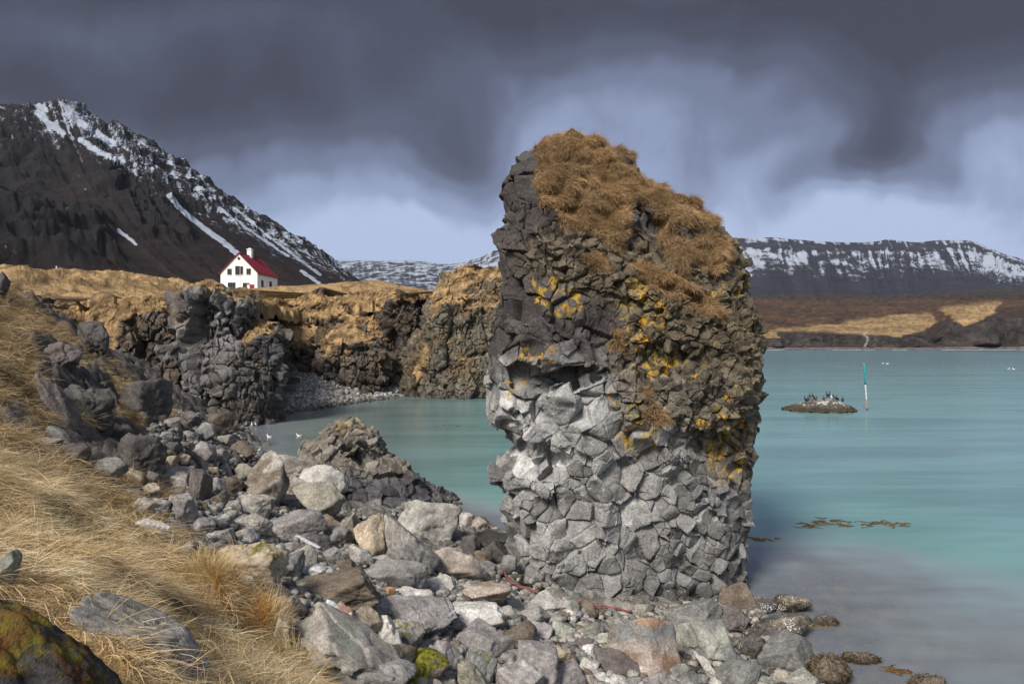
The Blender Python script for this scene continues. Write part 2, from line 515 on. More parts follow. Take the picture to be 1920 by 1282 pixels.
# ------------------------------------------------------------------ near slope and shore
ctrl = [(0,1282,3.0),(250,1282,4.2),(500,1282,6.5),(590,1282,7.6),(700,1282,8.8),(850,1282,10),(1000,1282,10.8),(1200,1282,11.4),(1400,1282,11.8),(1560,1282,12.3),
 (0,1100,4.6),(200,1100,6.0),(400,1100,8.6),(500,1100,10),(600,1100,11.3),(750,1100,13),(900,1100,14.6),(1050,1110,15.5),(1250,1120,15.7),(1390,1120,16.1),(1500,1150,15.2),
 (0,1000,6),(150,1000,7.8),(300,1000,10.5),(430,1000,13),(550,1000,15),(700,1000,17.5),(850,1000,19.8),(930,1000,21.2),
 (0,900,8),(150,900,11),(300,900,16),(430,900,20),(550,900,22.5),(650,930,23.8),(800,950,25),
 (0,800,11),(150,800,16),(300,800,23),(400,810,31),(440,795,40),(440,850,31),(490,850,33),(560,860,32.5),
 (0,700,15),(100,700,20),(200,700,27),(280,740,33),(340,775,40),
 (0,600,22),(60,610,26),(130,640,30),(0,560,28),(60,570,31)]
CP = [at(*c) for c in ctrl]
CP += [np.array(c, float) for c in [(-30,36,7.0),(-38,40,8.0),(-22,38,4.5),(-26,44,4.5),(-34,48,7),(-45,38,9),
 (-45,25,11),(-30,18,10),(-22,10,8.8),(-14,4,7.2),(-6,0,5.6),(-2,1,4.6),(0,3,3.4),(3,2,2.6),(4,6,1.3),(6,9,.3),(9,9,-.5),(10,4,-.5),(20,5,-2.5),(-10,-4,6.5),(0,-4,4.5),
 (0,25,-.9),(5,20,-.45),(8,14,-.30),(10,12,-.42),(11,16,-.5),(9,20,-.55),(14,14,-.75),(13,19,-1.1),(16,24,-2.6),(18,12,-1.6),(-5,30,-1.3),(-10,36,-1.5),(0,40,-3),(15,30,-3.5),(-14,46,-1.0),(-12,56,-2),(-15,43,-.6),(-13.5,38,-.5),(-16.5,47.5,-.6),(30,20,-4),(25,45,-4),(40,60,-4),(-19,54,-.4),(2.5,17.5,0.1),(-4,26.5,-.4)]]
CP = np.array(CP)
CPx = CP[:, :2] / 10.0
def _tps(r2): return 0.5 * r2 * np.log(r2 + 1e-9)
_d2 = ((CPx[:, None] - CPx[None]) ** 2).sum(-1)
n_ = len(CP)
A_ = np.zeros((n_ + 3, n_ + 3)); A_[:n_, :n_] = _tps(_d2) + 0.002 * np.eye(n_)
A_[:n_, n_] = 1; A_[:n_, n_ + 1:] = CPx; A_[n_, :n_] = 1; A_[n_ + 1:, :n_] = CPx.T
W_ = np.linalg.solve(A_, np.concatenate([CP[:, 2], [0, 0, 0]]))
def tps(x, y):
    sh = np.shape(x); q = np.stack([np.ravel(x), np.ravel(y)], -1) / 10.0
    out = np.empty(len(q))
    for i in range(0, len(q), 40000):
        c = q[i:i + 40000]
        d2 = ((c[:, None] - CPx[None]) ** 2).sum(-1)
        out[i:i + 40000] = _tps(d2) @ W_[:n_] + W_[n_] + c @ W_[n_ + 1:]
    return out.reshape(sh)

# where dry grass grows (outlined on bearings, then fixed to the ground)
GRASS_NEAR = [[(-400,740),(0,780),(60,800),(130,840),(190,900),(240,950),(300,1000),(350,1040),(420,1070),(470,1100),(500,1150),(520,1190),(560,1240),(595,1300),(600,1500),(-600,1500)],
              [(395,1060),(470,1085),(480,1180),(400,1200)]]
GRASS_HIGH = [[(-400,500),(0,540),(60,575),(110,620),(150,660),(210,690),(260,745),(310,775),(330,800),(310,830),(280,800),(300,900),(330,960),(250,950),(190,880),(130,830),(0,780),(-400,760)]]
BARE = [[(60,690),(140,690),(160,790),(90,800),(60,740)],[(130,695),(205,715),(215,790),(140,790)],[(85,795),(235,800),(235,895),(150,905),(75,850)],[(215,808),(310,800),(320,900),(250,905)],
        [(0,755),(50,765),(75,800),(0,800)],[(120,590),(205,640),(200,690),(150,660)],[(60,640),(110,650),(100,690),(50,680)],[(225,690),(310,700),(310,775),(250,740)]]
XS = np.arange(-46, 44.01, 0.12); YS = np.arange(-4, 62.01, 0.12)
GX, GY = np.meshgrid(XS, YS)
# thin plate on a coarse raster, then refined
cxs = np.linspace(-46, 44.2, 152); cys = np.linspace(-4, 62.2, 112)
CGX, CGY = np.meshgrid(cxs, cys)
CZ = tps(CGX, CGY)
def bil(Z, xs, ys, x, y):
    fx = np.clip((x - xs[0]) / (xs[1] - xs[0]), 0, len(xs) - 1.001); fy = np.clip((y - ys[0]) / (ys[1] - ys[0]), 0, len(ys) - 1.001)
    i = fx.astype(int); j = fy.astype(int); a = fx - i; b = fy - j
    return (Z[j, i] * (1 - a) + Z[j, i + 1] * a) * (1 - b) + (Z[j + 1, i] * (1 - a) + Z[j + 1, i + 1] * a) * b
GZ0 = bil(CZ, cxs, cys, GX, GY)
G3 = np.stack([GX, GY, GZ0], -1)
gpx, gpy = bearing(G3)
jit = 18 * noise(G3, 0.9, 5) + 10 * noise(G3, 2.3, 6)
gm = np.maximum(polymask(gpx + jit, gpy + jit, GRASS_NEAR, 12), polymask(gpx + jit, gpy + jit, GRASS_HIGH, 8) * sstep(-0.25, 0.05, fbm(G3, 0.42, 4, 31) + 0.38))
gm *= 1 - polymask(gpx + jit, gpy - jit, BARE, 8) * (gpy < 940)
gm[(GY < 2.0) & (GX < 1.0)] = 1.0
GM = gm
shore = sstep(-0.3, 0.4, GZ0)
dist = np.hypot(GX, GY)
bumps = 0.16 * fbm(G3 * [1, 1, 0.4], 0.9, 3, 41) + 0.05 * fbm(G3, 2.6, 3, 42)
tuss = (0.24 * np.maximum(noise(G3 * [1, 1, 0.3], 1.25, 77), -0.4) + 0.14 * noise(G3 * [1, 1, .3], 2.7, 78)) * np.minimum(dist / 6, 1.5)
crag = 0.50 * fbm(G3 * [1, 1, 1], 0.45, 4, 51, ridged=True) * sstep(12, 22, dist) * sstep(0.8, 3.0, GZ0)
GZ = GZ0 + (bumps * (1 - gm) * 0.9 + (bumps * 0.5 + tuss) * gm + crag * (1 - 0.6 * gm) * 0.7) * shore * np.minimum(1, dist / 5) + 0.12 * fbm(G3 * [1, 1, 0], 0.8, 3, 61) * (1 - shore)
def ground(x, y): return bil(GZ, XS, YS, np.asarray(x, float), np.asarray(y, float))
def grassy(x, y): return bil(GM, XS, YS, np.asarray(x, float), np.asarray(y, float))

def hit(px, py, Y0=2.0, Y1=60.0):
    """first point of the ground along a bearing"""
    px = np.atleast_1d(np.asarray(px, float)); py = np.atleast_1d(np.asarray(py, float))
    Ys = np.geomspace(Y0, Y1, 420)
    out = np.full(len(px), np.nan)
    for Y in Ys:
        m = np.isnan(out)
        if not m.any(): break
        zr = H - (py - CY) / F * Y
        g = ground((px - CX) / F * Y, np.full(len(px), Y))
        out[m & (zr <= g)] = Y
    return out

na, nr_ = 900, 620
ang = np.linspace(math.radians(-66), math.radians(62), na)
rad_ = np.geomspace(1.2, 62, nr_)
AA, RR = np.meshgrid(ang, rad_)
TX, TY = RR * np.sin(AA), RR * np.cos(AA)
TX = np.clip(TX, -45.5, 43.5)
TV = np.stack([TX, TY, ground(TX, TY)], -1)
tg = grassy(TX, TY)
N_ = grid_normals(TV)
# small stones and broken ground between the boulders
sd, stone_tone, _, sr = blocks(TV, N_, 0.22, 0.30, 0.25, 0.25, 301, crack_w=0.12)
sd2, _, _, _ = blocks(TV, N_, 0.8, 0.22, 0.3, 0.12, 302, crack_w=0.08)
bare = (1 - tg) * sstep(-1.2, 0.1, TV[..., 2])
far = sstep(13, 24, TY)
TV[..., 2] += (sd * 0.8 * (1 - 0.5 * far) + sd2 * (0.35 + 1.1 * far)) * bare + 0.02 * fbm(TV, 6.0, 3, 71)
soil = np.array([0.060, 0.046, 0.032]); peb = np.array([0.17, 0.16, 0.145])
dark = np.array([0.050, 0.043, 0.040]); straw = np.array([0.36, 0.25, 0.105]); duskg = np.array([0.25, 0.165, 0.075])
upper = sstep(9, 17, TY) * sstep(0.4, 2.2, TV[..., 2])
rockc = lerp(peb, dark, upper * 0.85)
rockc = rockc * (0.6 + 0.8 * stone_tone)[..., None]
wet = sstep(0.35, -0.15, TV[..., 2])
rockc = rockc * (1 - 0.3 * wet)[..., None]
gc = lerp(straw * 1.05, duskg * 0.8, sstep(7, 14, TY))
gc = gc * (0.75 + 0.5 * (fbm(TV, 1.7, 3, 81) * 0.5 + 0.5))[..., None]
gc = lerp(gc, soil, sstep(0.1, 0.45, fbm(TV, 0.9, 4, 82)) * 0.7)
tcol = lerp(rockc, gc, tg)
tcol = lerp(tcol, np.array([0.23, 0.195, 0.16]) * (0.5 + 1.0 * stone_tone)[..., None], sstep(0, -0.5, TV[..., 2]))
cov = np.zeros(TV.shape); cov[..., 1] = 0.12 * (1 - wet) * (1 - tg) - 0.5 * tg; cov[..., 2] = -0.3 * tg
terrain = mesh_obj('shore_ground', TV, grid_faces(nr_, na), ROCK, None,
                   {'Col': tcol.reshape(-1, 3), 'Cover': cov.reshape(-1, 3)})
tag(terrain, 'stony shore rising into a slope of dry grass and dark rock', kind='structure')
# ------------------------------------------------------------------ the sea
def water_mat():
    m, t = new_mat('sea_water')
    pos = t.n('ShaderNodeNewGeometry').outputs['Position']
    dep = t.attr('Depth').outputs['Fac']
    st = t.noise(t.vmul(pos, (0.035, 0.22, 1)), 1.0, 5, 0.55, 0.5)
    st2 = t.noise(t.vmul(pos, (0.25, 1.3, 1)), 1.0, 4, 0.55, 0.3)
    far_ = t.rng(t.sep(pos)[1], 26, 240)
    near = t.mix(t.rng(st2, 0.35, 0.65), (0.135, 0.265, 0.262), (0.155, 0.295, 0.288))
    cove = t.rng(t.sep(pos)[0], 1.0, -11.0)
    near = t.mix(t.math('MULTIPLY', cove, 0.85), near, (0.135, 0.165, 0.155))
    c = t.mix(far_, near, (0.085, 0.150, 0.152))
    c = t.mix(t.rng(st, 0.38, 0.66), c, t.mix(1.0, c, (0.70, 0.74, 0.76), 'MULTIPLY'))
    shallow_tint = t.rng(t.math('ADD', dep, t.math('MULTIPLY', t.math('SUBTRACT', st2, 0.5), 0.5)), 0.95, 0.15)  # body colour turns purple-grey as the water gets shallower
    c = t.mix(t.math('MULTIPLY', shallow_tint, 0.85), c, (0.245, 0.255, 0.290))
    body = t.n('ShaderNodeBsdfDiffuse', {'Color': c}).outputs[0]
    thru = t.n('ShaderNodeBsdfTransparent', {'Color': (0.80, 0.80, 0.82)}).outputs[0]
    k = t.rng(t.math('ADD', dep, t.math('MULTIPLY', t.math('SUBTRACT', st2, 0.5), 0.35)), 0.0, 0.6, 0.46, 1.0)
    b1 = t.n('ShaderNodeMixShader', {0: k, 1: thru, 2: body}).outputs[0]
    wv = t.noise(t.vmul(pos, (0.5, 2.2, 1)), 1.0, 4, 0.5, 0.4)
    bmp = t.n('ShaderNodeBump', {'Height': wv, 'Strength': 0.05, 'Distance': 0.15}).outputs[0]
    gl = t.n('ShaderNodeBsdfGlossy', {'Color': (0.85, 0.9, 0.95), 'Roughness': 0.22, 'Normal': bmp}).outputs[0]
    fr = t.n('ShaderNodeFresnel', {'IOR': 1.33}).outputs[0]
    fr = t.math('MINIMUM', t.math('MULTIPLY', fr, 0.95), 0.42)
    finish(t, t.n('ShaderNodeMixShader', {0: fr, 1: b1, 2: gl}).outputs[0])
    return m
wa = np.linspace(math.radians(-70), math.radians(66), 340)
wr = np.concatenate([np.geomspace(5, 70, 300), np.geomspace(72, 900, 60)])
WA, WR = np.meshgrid(wa, wr)
WX, WY = WR * np.sin(WA), WR * np.cos(WA)
gd = np.where((WY < 61) & (np.abs(WX) < 43), ground(np.clip(WX, -45, 43), np.clip(WY, -4, 61)), -4.0)
depth = np.clip(-gd / 1.35, 0, 1)
WV = np.stack([WX, WY, np.zeros_like(WX)], -1)
water = mesh_obj('sea_water', WV, grid_faces(len(wr), len(wa)), water_mat(), None, {'Depth': depth.ravel()})
tag(water, 'calm turquoise sea with a smooth blurred surface', kind='structure')
# ------------------------------------------------------------------ the sea stack
prof = [(266,1040,1074),(272,1012,1122),(280,1000,1146),(288,970,1158),(304,958,1180),(324,949,1194),(346,943,1214),(370,942,1252),(392,946,1296),(412,947,1328),(430,934,1346),(440,923,1362),(460,921,1378),(480,925,1387),(500,931,1390),(520,935,1391),(560,938,1398),(590,926,1408),(610,919,1418),(640,916,1422),(660,911,1418),(680,909,1411),(720,906,1409),(760,912,1411),(782,910,1411),(797,926,1407),(812,944,1405),(830,958,1404),(850,948,1401),(870,930,1400),(890,925,1398),(908,938,1396),(920,945,1395),(945,939,1393),(980,946,1391),(1020,955,1390),(1060,955,1388),(1090,958,1388),(1125,962,1386),(1160,962,1386)]
SY = [(240,18.9),(330,18.4),(400,18.2),(500,17.9),(600,17.75),(700,17.65),(900,17.6),(1160,17.6)]
SB = [(240,.5),(260,.8),(330,1.2),(400,1.6),(500,2.0),(600,2.25),(700,2.3),(900,2.15),(1160,2.1)]
V, th, rows = loft(prof, SY, SB, 760, 560, front=2.6, expo=2.7)
# broad bulges and hollows before the joints
N0 = grid_normals(V, True)
front_ = sstep(0.2, 0.8, -N0[..., 1])
d0 = 0.28 * fbm(V, 0.42, 3, 101) + 0.10 * fbm(V, 1.1, 2, 102)
V = V + N0 * (d0 * (0.35 + 0.65 * front_))[..., None]
px, py = bearing(V)
def hollow(poly, soft, depth):
    V[..., 1] += depth * polymask(px, py, [poly], soft) * front_
def proud(poly, soft, depth): hollow(poly, soft, -depth)
proud([(950,600),(1010,590),(1110,640),(1118,686),(1040,690),(960,680)], 7, .36)        # the overhanging ledge
hollow([(955,690),(1050,698),(1112,690),(1120,712),(1040,735),(960,722)], 7, .26)       # shadowed slot below it
hollow([(1180,430),(1250,400),(1270,470),(1200,490)], 22, .35)
hollow([(1090,560),(1190,540),(1240,600),(1180,650),(1100,630)], 25, .28)
hollow([(1160,650),(1330,660),(1300,710),(1170,720)], 22, .30)
proud([(1170,700),(1400,700),(1400,790),(1230,830),(1150,790)], 30, .22)
hollow([(1290,830),(1400,800),(1395,900),(1330,880)], 25, .15)
proud([(925,780),(1130,740),(1160,830),(1060,850),(990,840)], 25, .12)
hollow([(990,840),(1080,860),(1050,890),(960,880)], 18, .16)
px, py = bearing(V)
GRASSCAP = [[(1003,285),(1020,258),(1045,244),(1085,246),(1130,258),(1152,266),(1172,292),(1195,330),(1226,345),(1262,358),(1310,376),(1346,396),(1342,425),(1310,432),(1290,418),(1262,415),(1230,392),(1185,372),(1172,392),(1178,425),(1165,470),(1135,452),(1110,432),(1062,432),(1052,405),(1038,388),(1012,386),(1002,350),(1008,320)],
            [(1242,462),(1290,440),(1340,432),(1372,447),(1380,470),(1352,512),(1330,500),(1300,482),(1285,500),(1300,520),(1280,520)],
            [(1178,490),(1210,480),(1255,512),(1300,530),(1345,560),(1362,592),(1330,590),(1270,560),(1225,540),(1195,512)],
            [(1196,765),(1235,760),(1262,792),(1225,800),(1200,790)],[(1206,720),(1225,725),(1220,760),(1205,752)],[(1150,610),(1172,620),(1168,660),(1150,650)],[(1098,478),(1140,470),(1140,510),(1105,500)],[(1228,400),(1262,402),(1268,470),(1240,470)]]
jx = 9 * noise(V, 2.2, 111) + 5 * noise(V, 6.0, 112)
gcap = polymask(px + jx, py + jx * .7, GRASSCAP, 7) * sstep(-0.25, 0.15, -N0[..., 1] + 0.6 * N0[..., 2])
gcap = np.maximum(gcap, sstep(0.5, 0.8, N0[..., 2]) * (px > 1000) * (py < 400))
gcap = gcap * sstep(-0.62, -0.25, fbm(V, 0.9, 3, 115) + 0.5 * sstep(380, 300, py))
# joints: big blocks high on the landward side, small broken ones to seaward
N0 = grid_normals(V, True)
dA, tA, eA, rA = blocks(V, N0, 0.46, 0.17, 0.50, 0.13, 121, crack_w=0.04)
dC, tC, eC, rC = blocks(V, N0, 0.74, 0.12, 0.42, 0.14, 122, crack_w=0.035, stretch=(1.1, 1, 0.85))
dB, tB, eB, rB = blocks(V, N0, 0.29, 0.26, 0.60, 0.16, 123, crack_w=0.06)
dR, tR, eR, rR = blocks(V, N0, 0.19, 0.36, 0.6, 0.15, 124, crack_w=0.08)
big = polymask(px, py, [[(900,260),(1010,250),(1060,420),(1180,560),(1130,800),(900,790)]], 25)
rub = polymask(px + 2 * jx, py + 2 * jx, [[(1000,420),(1180,440),(1440,420),(1450,720),(1290,720),(1160,690),(1180,600),(1060,520),(960,500)],
                                          [(1150,640),(1330,640),(1440,700),(1430,870),(1330,860),(1250,790),(1170,790)]], 22)
seaw = np.maximum(polymask(px, py, [[(1240,880),(1440,760),(1440,1200),(1130,1200),(1250,1020)]], 30), 0)
wA = (1 - big) * (1 - seaw) * (1 - rub); wC = big * (1 - rub) * (1 - seaw); wB = np.maximum(seaw * (1 - rub), 0); wR = rub
ws = wA + wB + wC + wR + 1e-6
wA, wB, wC, wR = [w / ws for w in (wA, wB, wC, wR)]
dd = wA * dA + wB * dB + wC * dC + wR * (1.1 * dB + 0.55 * dR)
chip, _, _, _ = blocks(V, N0, 0.27, 0.13, 0.4, 0.06, 125, crack_w=0.05, stretch=(1, 1, 1.3))
dd = dd + 0.75 * chip * sstep(-0.25, 0.3, noise(V, 1.1, 126)) * (1 - wB - wR) + 0.018 * fbm(V, 5.0, 3, 127)
_, tv, _ = voronoi((V / 0.52 / np.array([1, 1, 0.75]) + 0.25 * np.stack([noise(V, 1.9, 136), noise(V, 1.9, 137), noise(V, 1.9, 138)], -1)).reshape(-1, 3), 131)
tv = tv.reshape(V.shape)
mound = 0.20 * np.clip(1 - 2.0 * (tv ** 2).sum(-1), -0.5, 1) + 0.14 * noise(V, 1.0, 132) + 0.10 * noise(V, 3.1, 133)
dd = dd * (1 - 0.6 * gcap) + mound * gcap - 0.11
V2 = V + N0 * dd[..., None]
tone = wA * tA + wB * tB + wC * tC + wR * tR
r2 = wA * rA + wB * rB + wC * rC + wR * rR
grey = np.array([0.195, 0.190, 0.187]); warm = np.array([0.115, 0.098, 0.082]); olive = np.array([0.098, 0.080, 0.052]); pale = np.array([0.40, 0.40, 0.395]); plum = np.array([0.046, 0.039, 0.038])
colr = np.broadcast_to(grey, V.shape) * (0.58 + 0.84 * tone)[..., None]
up = sstep(760, 640, py + jx * 3)
colr = lerp(colr, plum * (0.8 + 0.5 * tone)[..., None], up * 0.92 * sstep(0.1, 0.7, 1 - r2 * 0.5))
colr = lerp(colr, olive * (0.45 + 1.1 * tone)[..., None], np.clip(rub * 0.9 + 0.8 * polymask(px + 2 * jx, py, [[(1300,560),(1450,560),(1430,930),(1330,900),(1330,700)]], 25), 0, 1) * 0.8)
pm = polymask(px + 3 * jx, py + 2 * jx, [[(920,700),(1060,690),(1130,700),(1150,800),(1130,930),(1010,930),(925,910)]], 40)
colr = lerp(colr, pale * (0.62 + 0.6 * tone)[..., None], pm * (0.35 + 0.6 * (r2 > 0.45)))
colr = lerp(colr, pale * 0.9, (r2 > 0.86) * (1 - up) * 0.55 * (1 - rub))
colr = colr * (1 + 0.30 * fbm(V * [1, 1, .35], 0.9, 4, 141))[..., None]
lowp = sstep(1010, 1130, py)
colr = lerp(colr, np.array([0.12, 0.12, 0.12]) * (0.75 + 0.5 * tone)[..., None], lowp * 0.6)
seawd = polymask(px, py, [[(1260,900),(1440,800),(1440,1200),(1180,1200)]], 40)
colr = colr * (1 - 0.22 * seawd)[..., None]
foot = sstep(0.55, 0.15, V[..., 2] + 0.2 * noise(V, 1.5, 140)) * sstep(1180, 1300, px)
colr = lerp(colr, np.array([0.045, 0.042, 0.04]), foot * 0.8)
peat = np.array([0.11, 0.068, 0.028])
colr = lerp(colr, peat * (0.8 + 0.4 * tone)[..., None], gcap)
cov = np.zeros(V.shape)
lich = 0.65 * polymask(px + 2 * jx, py + 2 * jx, [[(960,510),(1060,500),(1110,560),(1090,620),(1040,600),(975,560)],[(1150,520),(1260,520),(1260,610),(1190,680),(1160,640)],[(950,640),(1060,650),(1050,690),(960,690)],
       [(1140,745),(1200,740),(1270,790),(1260,850),(1180,860),(1140,800)],[(1310,810),(1400,700),(1410,900),(1340,920)],[(925,700),(975,690),(970,760),(930,750)],[(1180,680),(1260,650),(1330,690),(1240,720)],[(1265,870),(1290,870),(1290,895),(1265,895)]], 14)
lich = np.maximum(lich, (0.36 + 0.12 * rub) * sstep(880, 700, py) * sstep(420, 540, py))
cov[..., 0] = lich - 0.8 * gcap - 0.35 * sstep(900, 960, py)
cov[..., 1] = np.where(py < 780, 0.16 * rub + 0.02, -0.12) + 0.1 * gcap * 0 - 0.4 * gcap
cov[..., 2] = 0.10 * up - 0.10 * lowp + 0.55 * foot - 0.3 * gcap
stack = empty('sea_stack', (2.75, 17.6, 0))
tag(stack, 'tall basalt sea stack of jointed grey blocks with a shaggy dry grass cap', 'sea stack')
stack_loc = np.array([2.75, 17.6, 0])
so = build_loft('rock_body', V2 - stack_loc, ROCK, {'Col': colr.reshape(-1, 3), 'Cover': cov.reshape(-1, 3)}, stack)
STACK = dict(tv=tv, V=V2, N=grid_normals(V2, True), Nb=N0, g=gcap, px=px, py=py)
# ------------------------------------------------------------------ far land
def land_mat(name, scale, bump):
    m, t = new_mat(name)
    pos = t.n('ShaderNodeNewGeometry').outputs['Position']
    col = t.attr('Col').outputs['Color']
    n1 = t.noise(pos, scale, 7, 0.62); n2 = t.noise(pos, scale * 6, 5, 0.7)
    k = t.math('MULTIPLY', t.rng(n1, 0.3, 0.7, 0.75, 1.25), t.rng(n2, 0.3, 0.7, 0.75, 1.25))
    c = t.mix(1.0, col, k, 'MULTIPLY')
    b = t.n('ShaderNodeBump', {'Height': t.math('ADD', n1, t.math('MULTIPLY', n2, 0.4)), 'Strength': 0.5, 'Distance': bump}).outputs[0]
    finish(t, t.n('ShaderNodeBsdfPrincipled', {'Base Color': c, 'Roughness': 0.9, 'Normal': b, 'Specular IOR Level': 0.15}).outputs[0])
    return m

def snow_mat(name, scale, bump):
    """rock and snow: the Snow attribute says where it settles, the noise breaks its edge"""
    m, t = new_mat(name)
    pos = t.n('ShaderNodeNewGeometry').outputs['Position']
    col = t.attr('Col').outputs['Color']; sn = t.attr('Snow').outputs['Fac']
    n1 = t.noise(pos, scale, 8, 0.62); n2 = t.noise(pos, scale * 7, 7, 0.72)
    k = t.math('MULTIPLY', t.rng(n1, 0.3, 0.7, 0.7, 1.3), t.rng(n2, 0.3, 0.7, 0.7, 1.3))
    c = t.mix(1.0, col, k, 'MULTIPLY')
    e = t.math('ADD', sn, t.math('MULTIPLY', t.math('SUBTRACT', n2, 0.5), 1.15))
    e = t.math('ADD', e, t.math('MULTIPLY', t.math('SUBTRACT', n1, 0.5), 0.5))
    f = t.rng(e, 0.42, 0.66)
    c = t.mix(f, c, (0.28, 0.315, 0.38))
    h = t.math('ADD', n1, t.math('MULTIPLY', n2, 0.45))
    b = t.n('ShaderNodeBump', {'Height': h, 'Strength': t.math('SUBTRACT', 0.7, t.math('MULTIPLY', f, 0.5)), 'Distance': bump}).outputs[0]
    finish(t, t.n('ShaderNodeBsdfPrincipled', {'Base Color': c, 'Roughness': 0.85, 'Normal': b, 'Specular IOR Level': 0.2}).outputs[0])
    return m

def slope_sheet(ridge, foot, ncol, nrow, back):
    """ridge / foot: rows of (px, py, Y) of the same length; columns run down the fall line"""
    s = np.linspace(0, 1, ncol); k = np.linspace(0, 1, len(ridge))
    R = np.array([at(*r) for r in ridge]); B = np.array([at(*f) for f in foot])
    Rr = np.stack([np.interp(s, k, R[:, i]) for i in range(3)], -1)
    Bb = np.stack([np.interp(s, k, B[:, i]) for i in range(3)], -1)
    t = np.linspace(0, 1, nrow)
    V = Bb[None] * (1 - t)[:, None, None] + Rr[None] * t[:, None, None]
    return V, s, t, Rr, Bb

# --- the dark mountain behind the house
ridge = [(-900,-60,2600),(-600,60,2400),(-300,150,2200),(-120,185,2050),(0,204,1950),(60,203,1900),(105,197,1880),(135,195,1860),(155,212,1840),(200,234,1800),(250,252,1760),(300,284,1720),(350,318,1680),(400,350,1640),(450,384,1600),(500,414,1560),(550,442,1520),(572,449,1510),(600,470,1480),(640,502,1440),(668,523,1400),(700,545,1380)]
Yf = np.interp([r[0] for r in ridge], [-900, -300, 0, 200, 400, 600, 700], [420, 480, 580, 720, 880, 1100, 1300])
fx = [-760,-420,-170,60,215,290,350,395,430,474,520,560,598,630,655,676,692,697,706,720,733,748]
foot = [(fx[k], 553, Yf[k]) for k in range(len(ridge))]
V, s, tt, Rr, Bb = slope_sheet(ridge, foot, 760, 300, True)
S, T = np.meshgrid(s, tt)
# concave scree below, steeper crags above
sag = np.sin(T * math.pi) * 0.10 * (Rr[None, :, 2] - Bb[None, :, 2])
V[..., 2] -= sag
q = np.stack([S * 60, T * 4, np.zeros_like(S)], -1)         # along / down the fall line
gul = fbm(q * [1, 0.5, 1], 0.55, 5, 201)
craggy = sstep(0.45, 0.85, T + 0.25 * noise(q, 0.3, 202)) 
low = sstep(0.52, 0.38, np.abs(T - 0.42 + 0.1 * noise(q, 0.2, 203))) * 0 + polymask(*bearing(V), [[(-200,330),(60,390),(200,420),(215,500),(110,520),(-200,500)],[(180,320),(250,320),(330,400),(350,450),(280,440),(210,380)],[(-200,240),(60,260),(120,330),(60,360),(-200,330)]], 30)
hgt = Rr[None, :, 2] - Bb[None, :, 2]
N0 = grid_normals(V)
N0 *= np.sign(-N0[..., 1:2] + 1e-9)
amp = np.minimum(hgt, 500) * (0.012 + 0.050 * craggy + 0.055 * low) * np.minimum(1, 14 * (1 - T) + 0.25)
rug = fbm(V, 1 / 110.0, 6, 204, 0.55, ridged=True) - 0.4
V = V + N0 * (amp * (0.8 * rug + 0.35 * gul))[..., None]
V[-1, :, 2] += 0.0
V[..., 2] += (T > 0.97) * 9 * noise(V, 1 / 22.0, 205) * np.minimum(1, hgt / 200)
px, py = bearing(V)
scree = np.array([0.012, 0.008, 0.008]); crag = np.array([0.009, 0.008, 0.009]); rust = np.array([0.024, 0.014, 0.009])  # dark rock, lowered further to stand in for cloud shadow on the slope
c = np.broadcast_to(scree, V.shape) * (0.9 + 0.35 * gul[..., None])
c = lerp(c, rust, np.clip(0.9 - T * 2.4, 0, 1) * sstep(-0.3, 0.5, fbm(q, 0.35, 4, 206)))
c = lerp(c, crag, np.clip(craggy * 0.8 + low, 0, 1))
# snow lies in the gullies of the upper right flank and in a few long streaks
q2 = np.stack([S * 150, T * 5.0, np.zeros_like(S)], -1)
streak = fbm(q2, 0.5, 4, 207)
upper_ = sstep(0.40, 0.95, T + 0.10 * noise(q, 0.4, 208)) 
flank = polymask(px, py, [[(40,190),(140,190),(680,520),(690,560),(560,500),(430,440),(330,380),(230,330),(150,290),(80,240)]], 28)
fine = fbm(V, 1 / 26.0, 5, 211, 0.6)
sn = flank * (0.335 + 0.17 * upper_) + 0.34 * streak * flank + 0.26 * fine * flank + (1 - flank) * (0.12 + 0.24 * sstep(0.45, 0.9, T) + 0.16 * streak + 0.22 * fine)
def band(pts, w, a):
    global sn
    pts = np.array(pts, float)
    d = np.full(px.shape, 1e9)
    for (ax, ay), (bx, by) in zip(pts[:-1], pts[1:]):
        ex, ey = bx - ax, by - ay
        k = np.clip(((px - ax) * ex + (py - ay) * ey) / (ex * ex + ey * ey), 0, 1)
        d = np.minimum(d, np.hypot(px - ax - k * ex, py - ay - k * ey))
    d = d + 2.5 * noise(V, 1 / 14.0, 209)
    sn = np.maximum(sn, a * (1 - sstep(w * 0.5, w * 1.5, d)))
band([(318,368),(345,398),(385,430),(420,455),(448,478)], 5.0, 0.95)
band([(222,432),(238,444),(255,458)], 3.2, 0.9)
band([(105,505),(115,513),(124,522)], 4.5, 0.9)
band([(70,212),(92,232),(118,250)], 6, 0.8)
band([(150,262),(190,288),(230,302)], 6, 0.75)
band([(440,390),(500,440),(550,478),(600,515)], 3.0, 0.66)
band([(565,508),(598,530)], 3.0, 0.9)
band([(410,390),(480,440),(540,480)], 3.0, 0.7)
band([(128,205),(170,245),(215,270)], 6, 0.8)
MTN_TOP = V[-1].copy()
backrow = V[-1] + np.array([60, 420, 0]) ; backrow[:, 2] *= 0.55
backrow2 = backrow + np.array([60, 500, 0]); backrow2[:, 2] = 0
VV = np.concatenate([V, backrow[None], backrow2[None]]); 
ext = lambda a: np.concatenate([a, a[-1:], a[-1:]])
m1 = mesh_obj('mountain', VV, grid_faces(len(VV), VV.shape[1]), snow_mat('mountain_scree', 1 / 32.0, 9.0), None, {'Col': ext(c).reshape(-1, 3), 'Snow': ext(sn).ravel()})
tag(m1, 'steep dark scree mountain streaked with snow behind the white house', kind='structure')

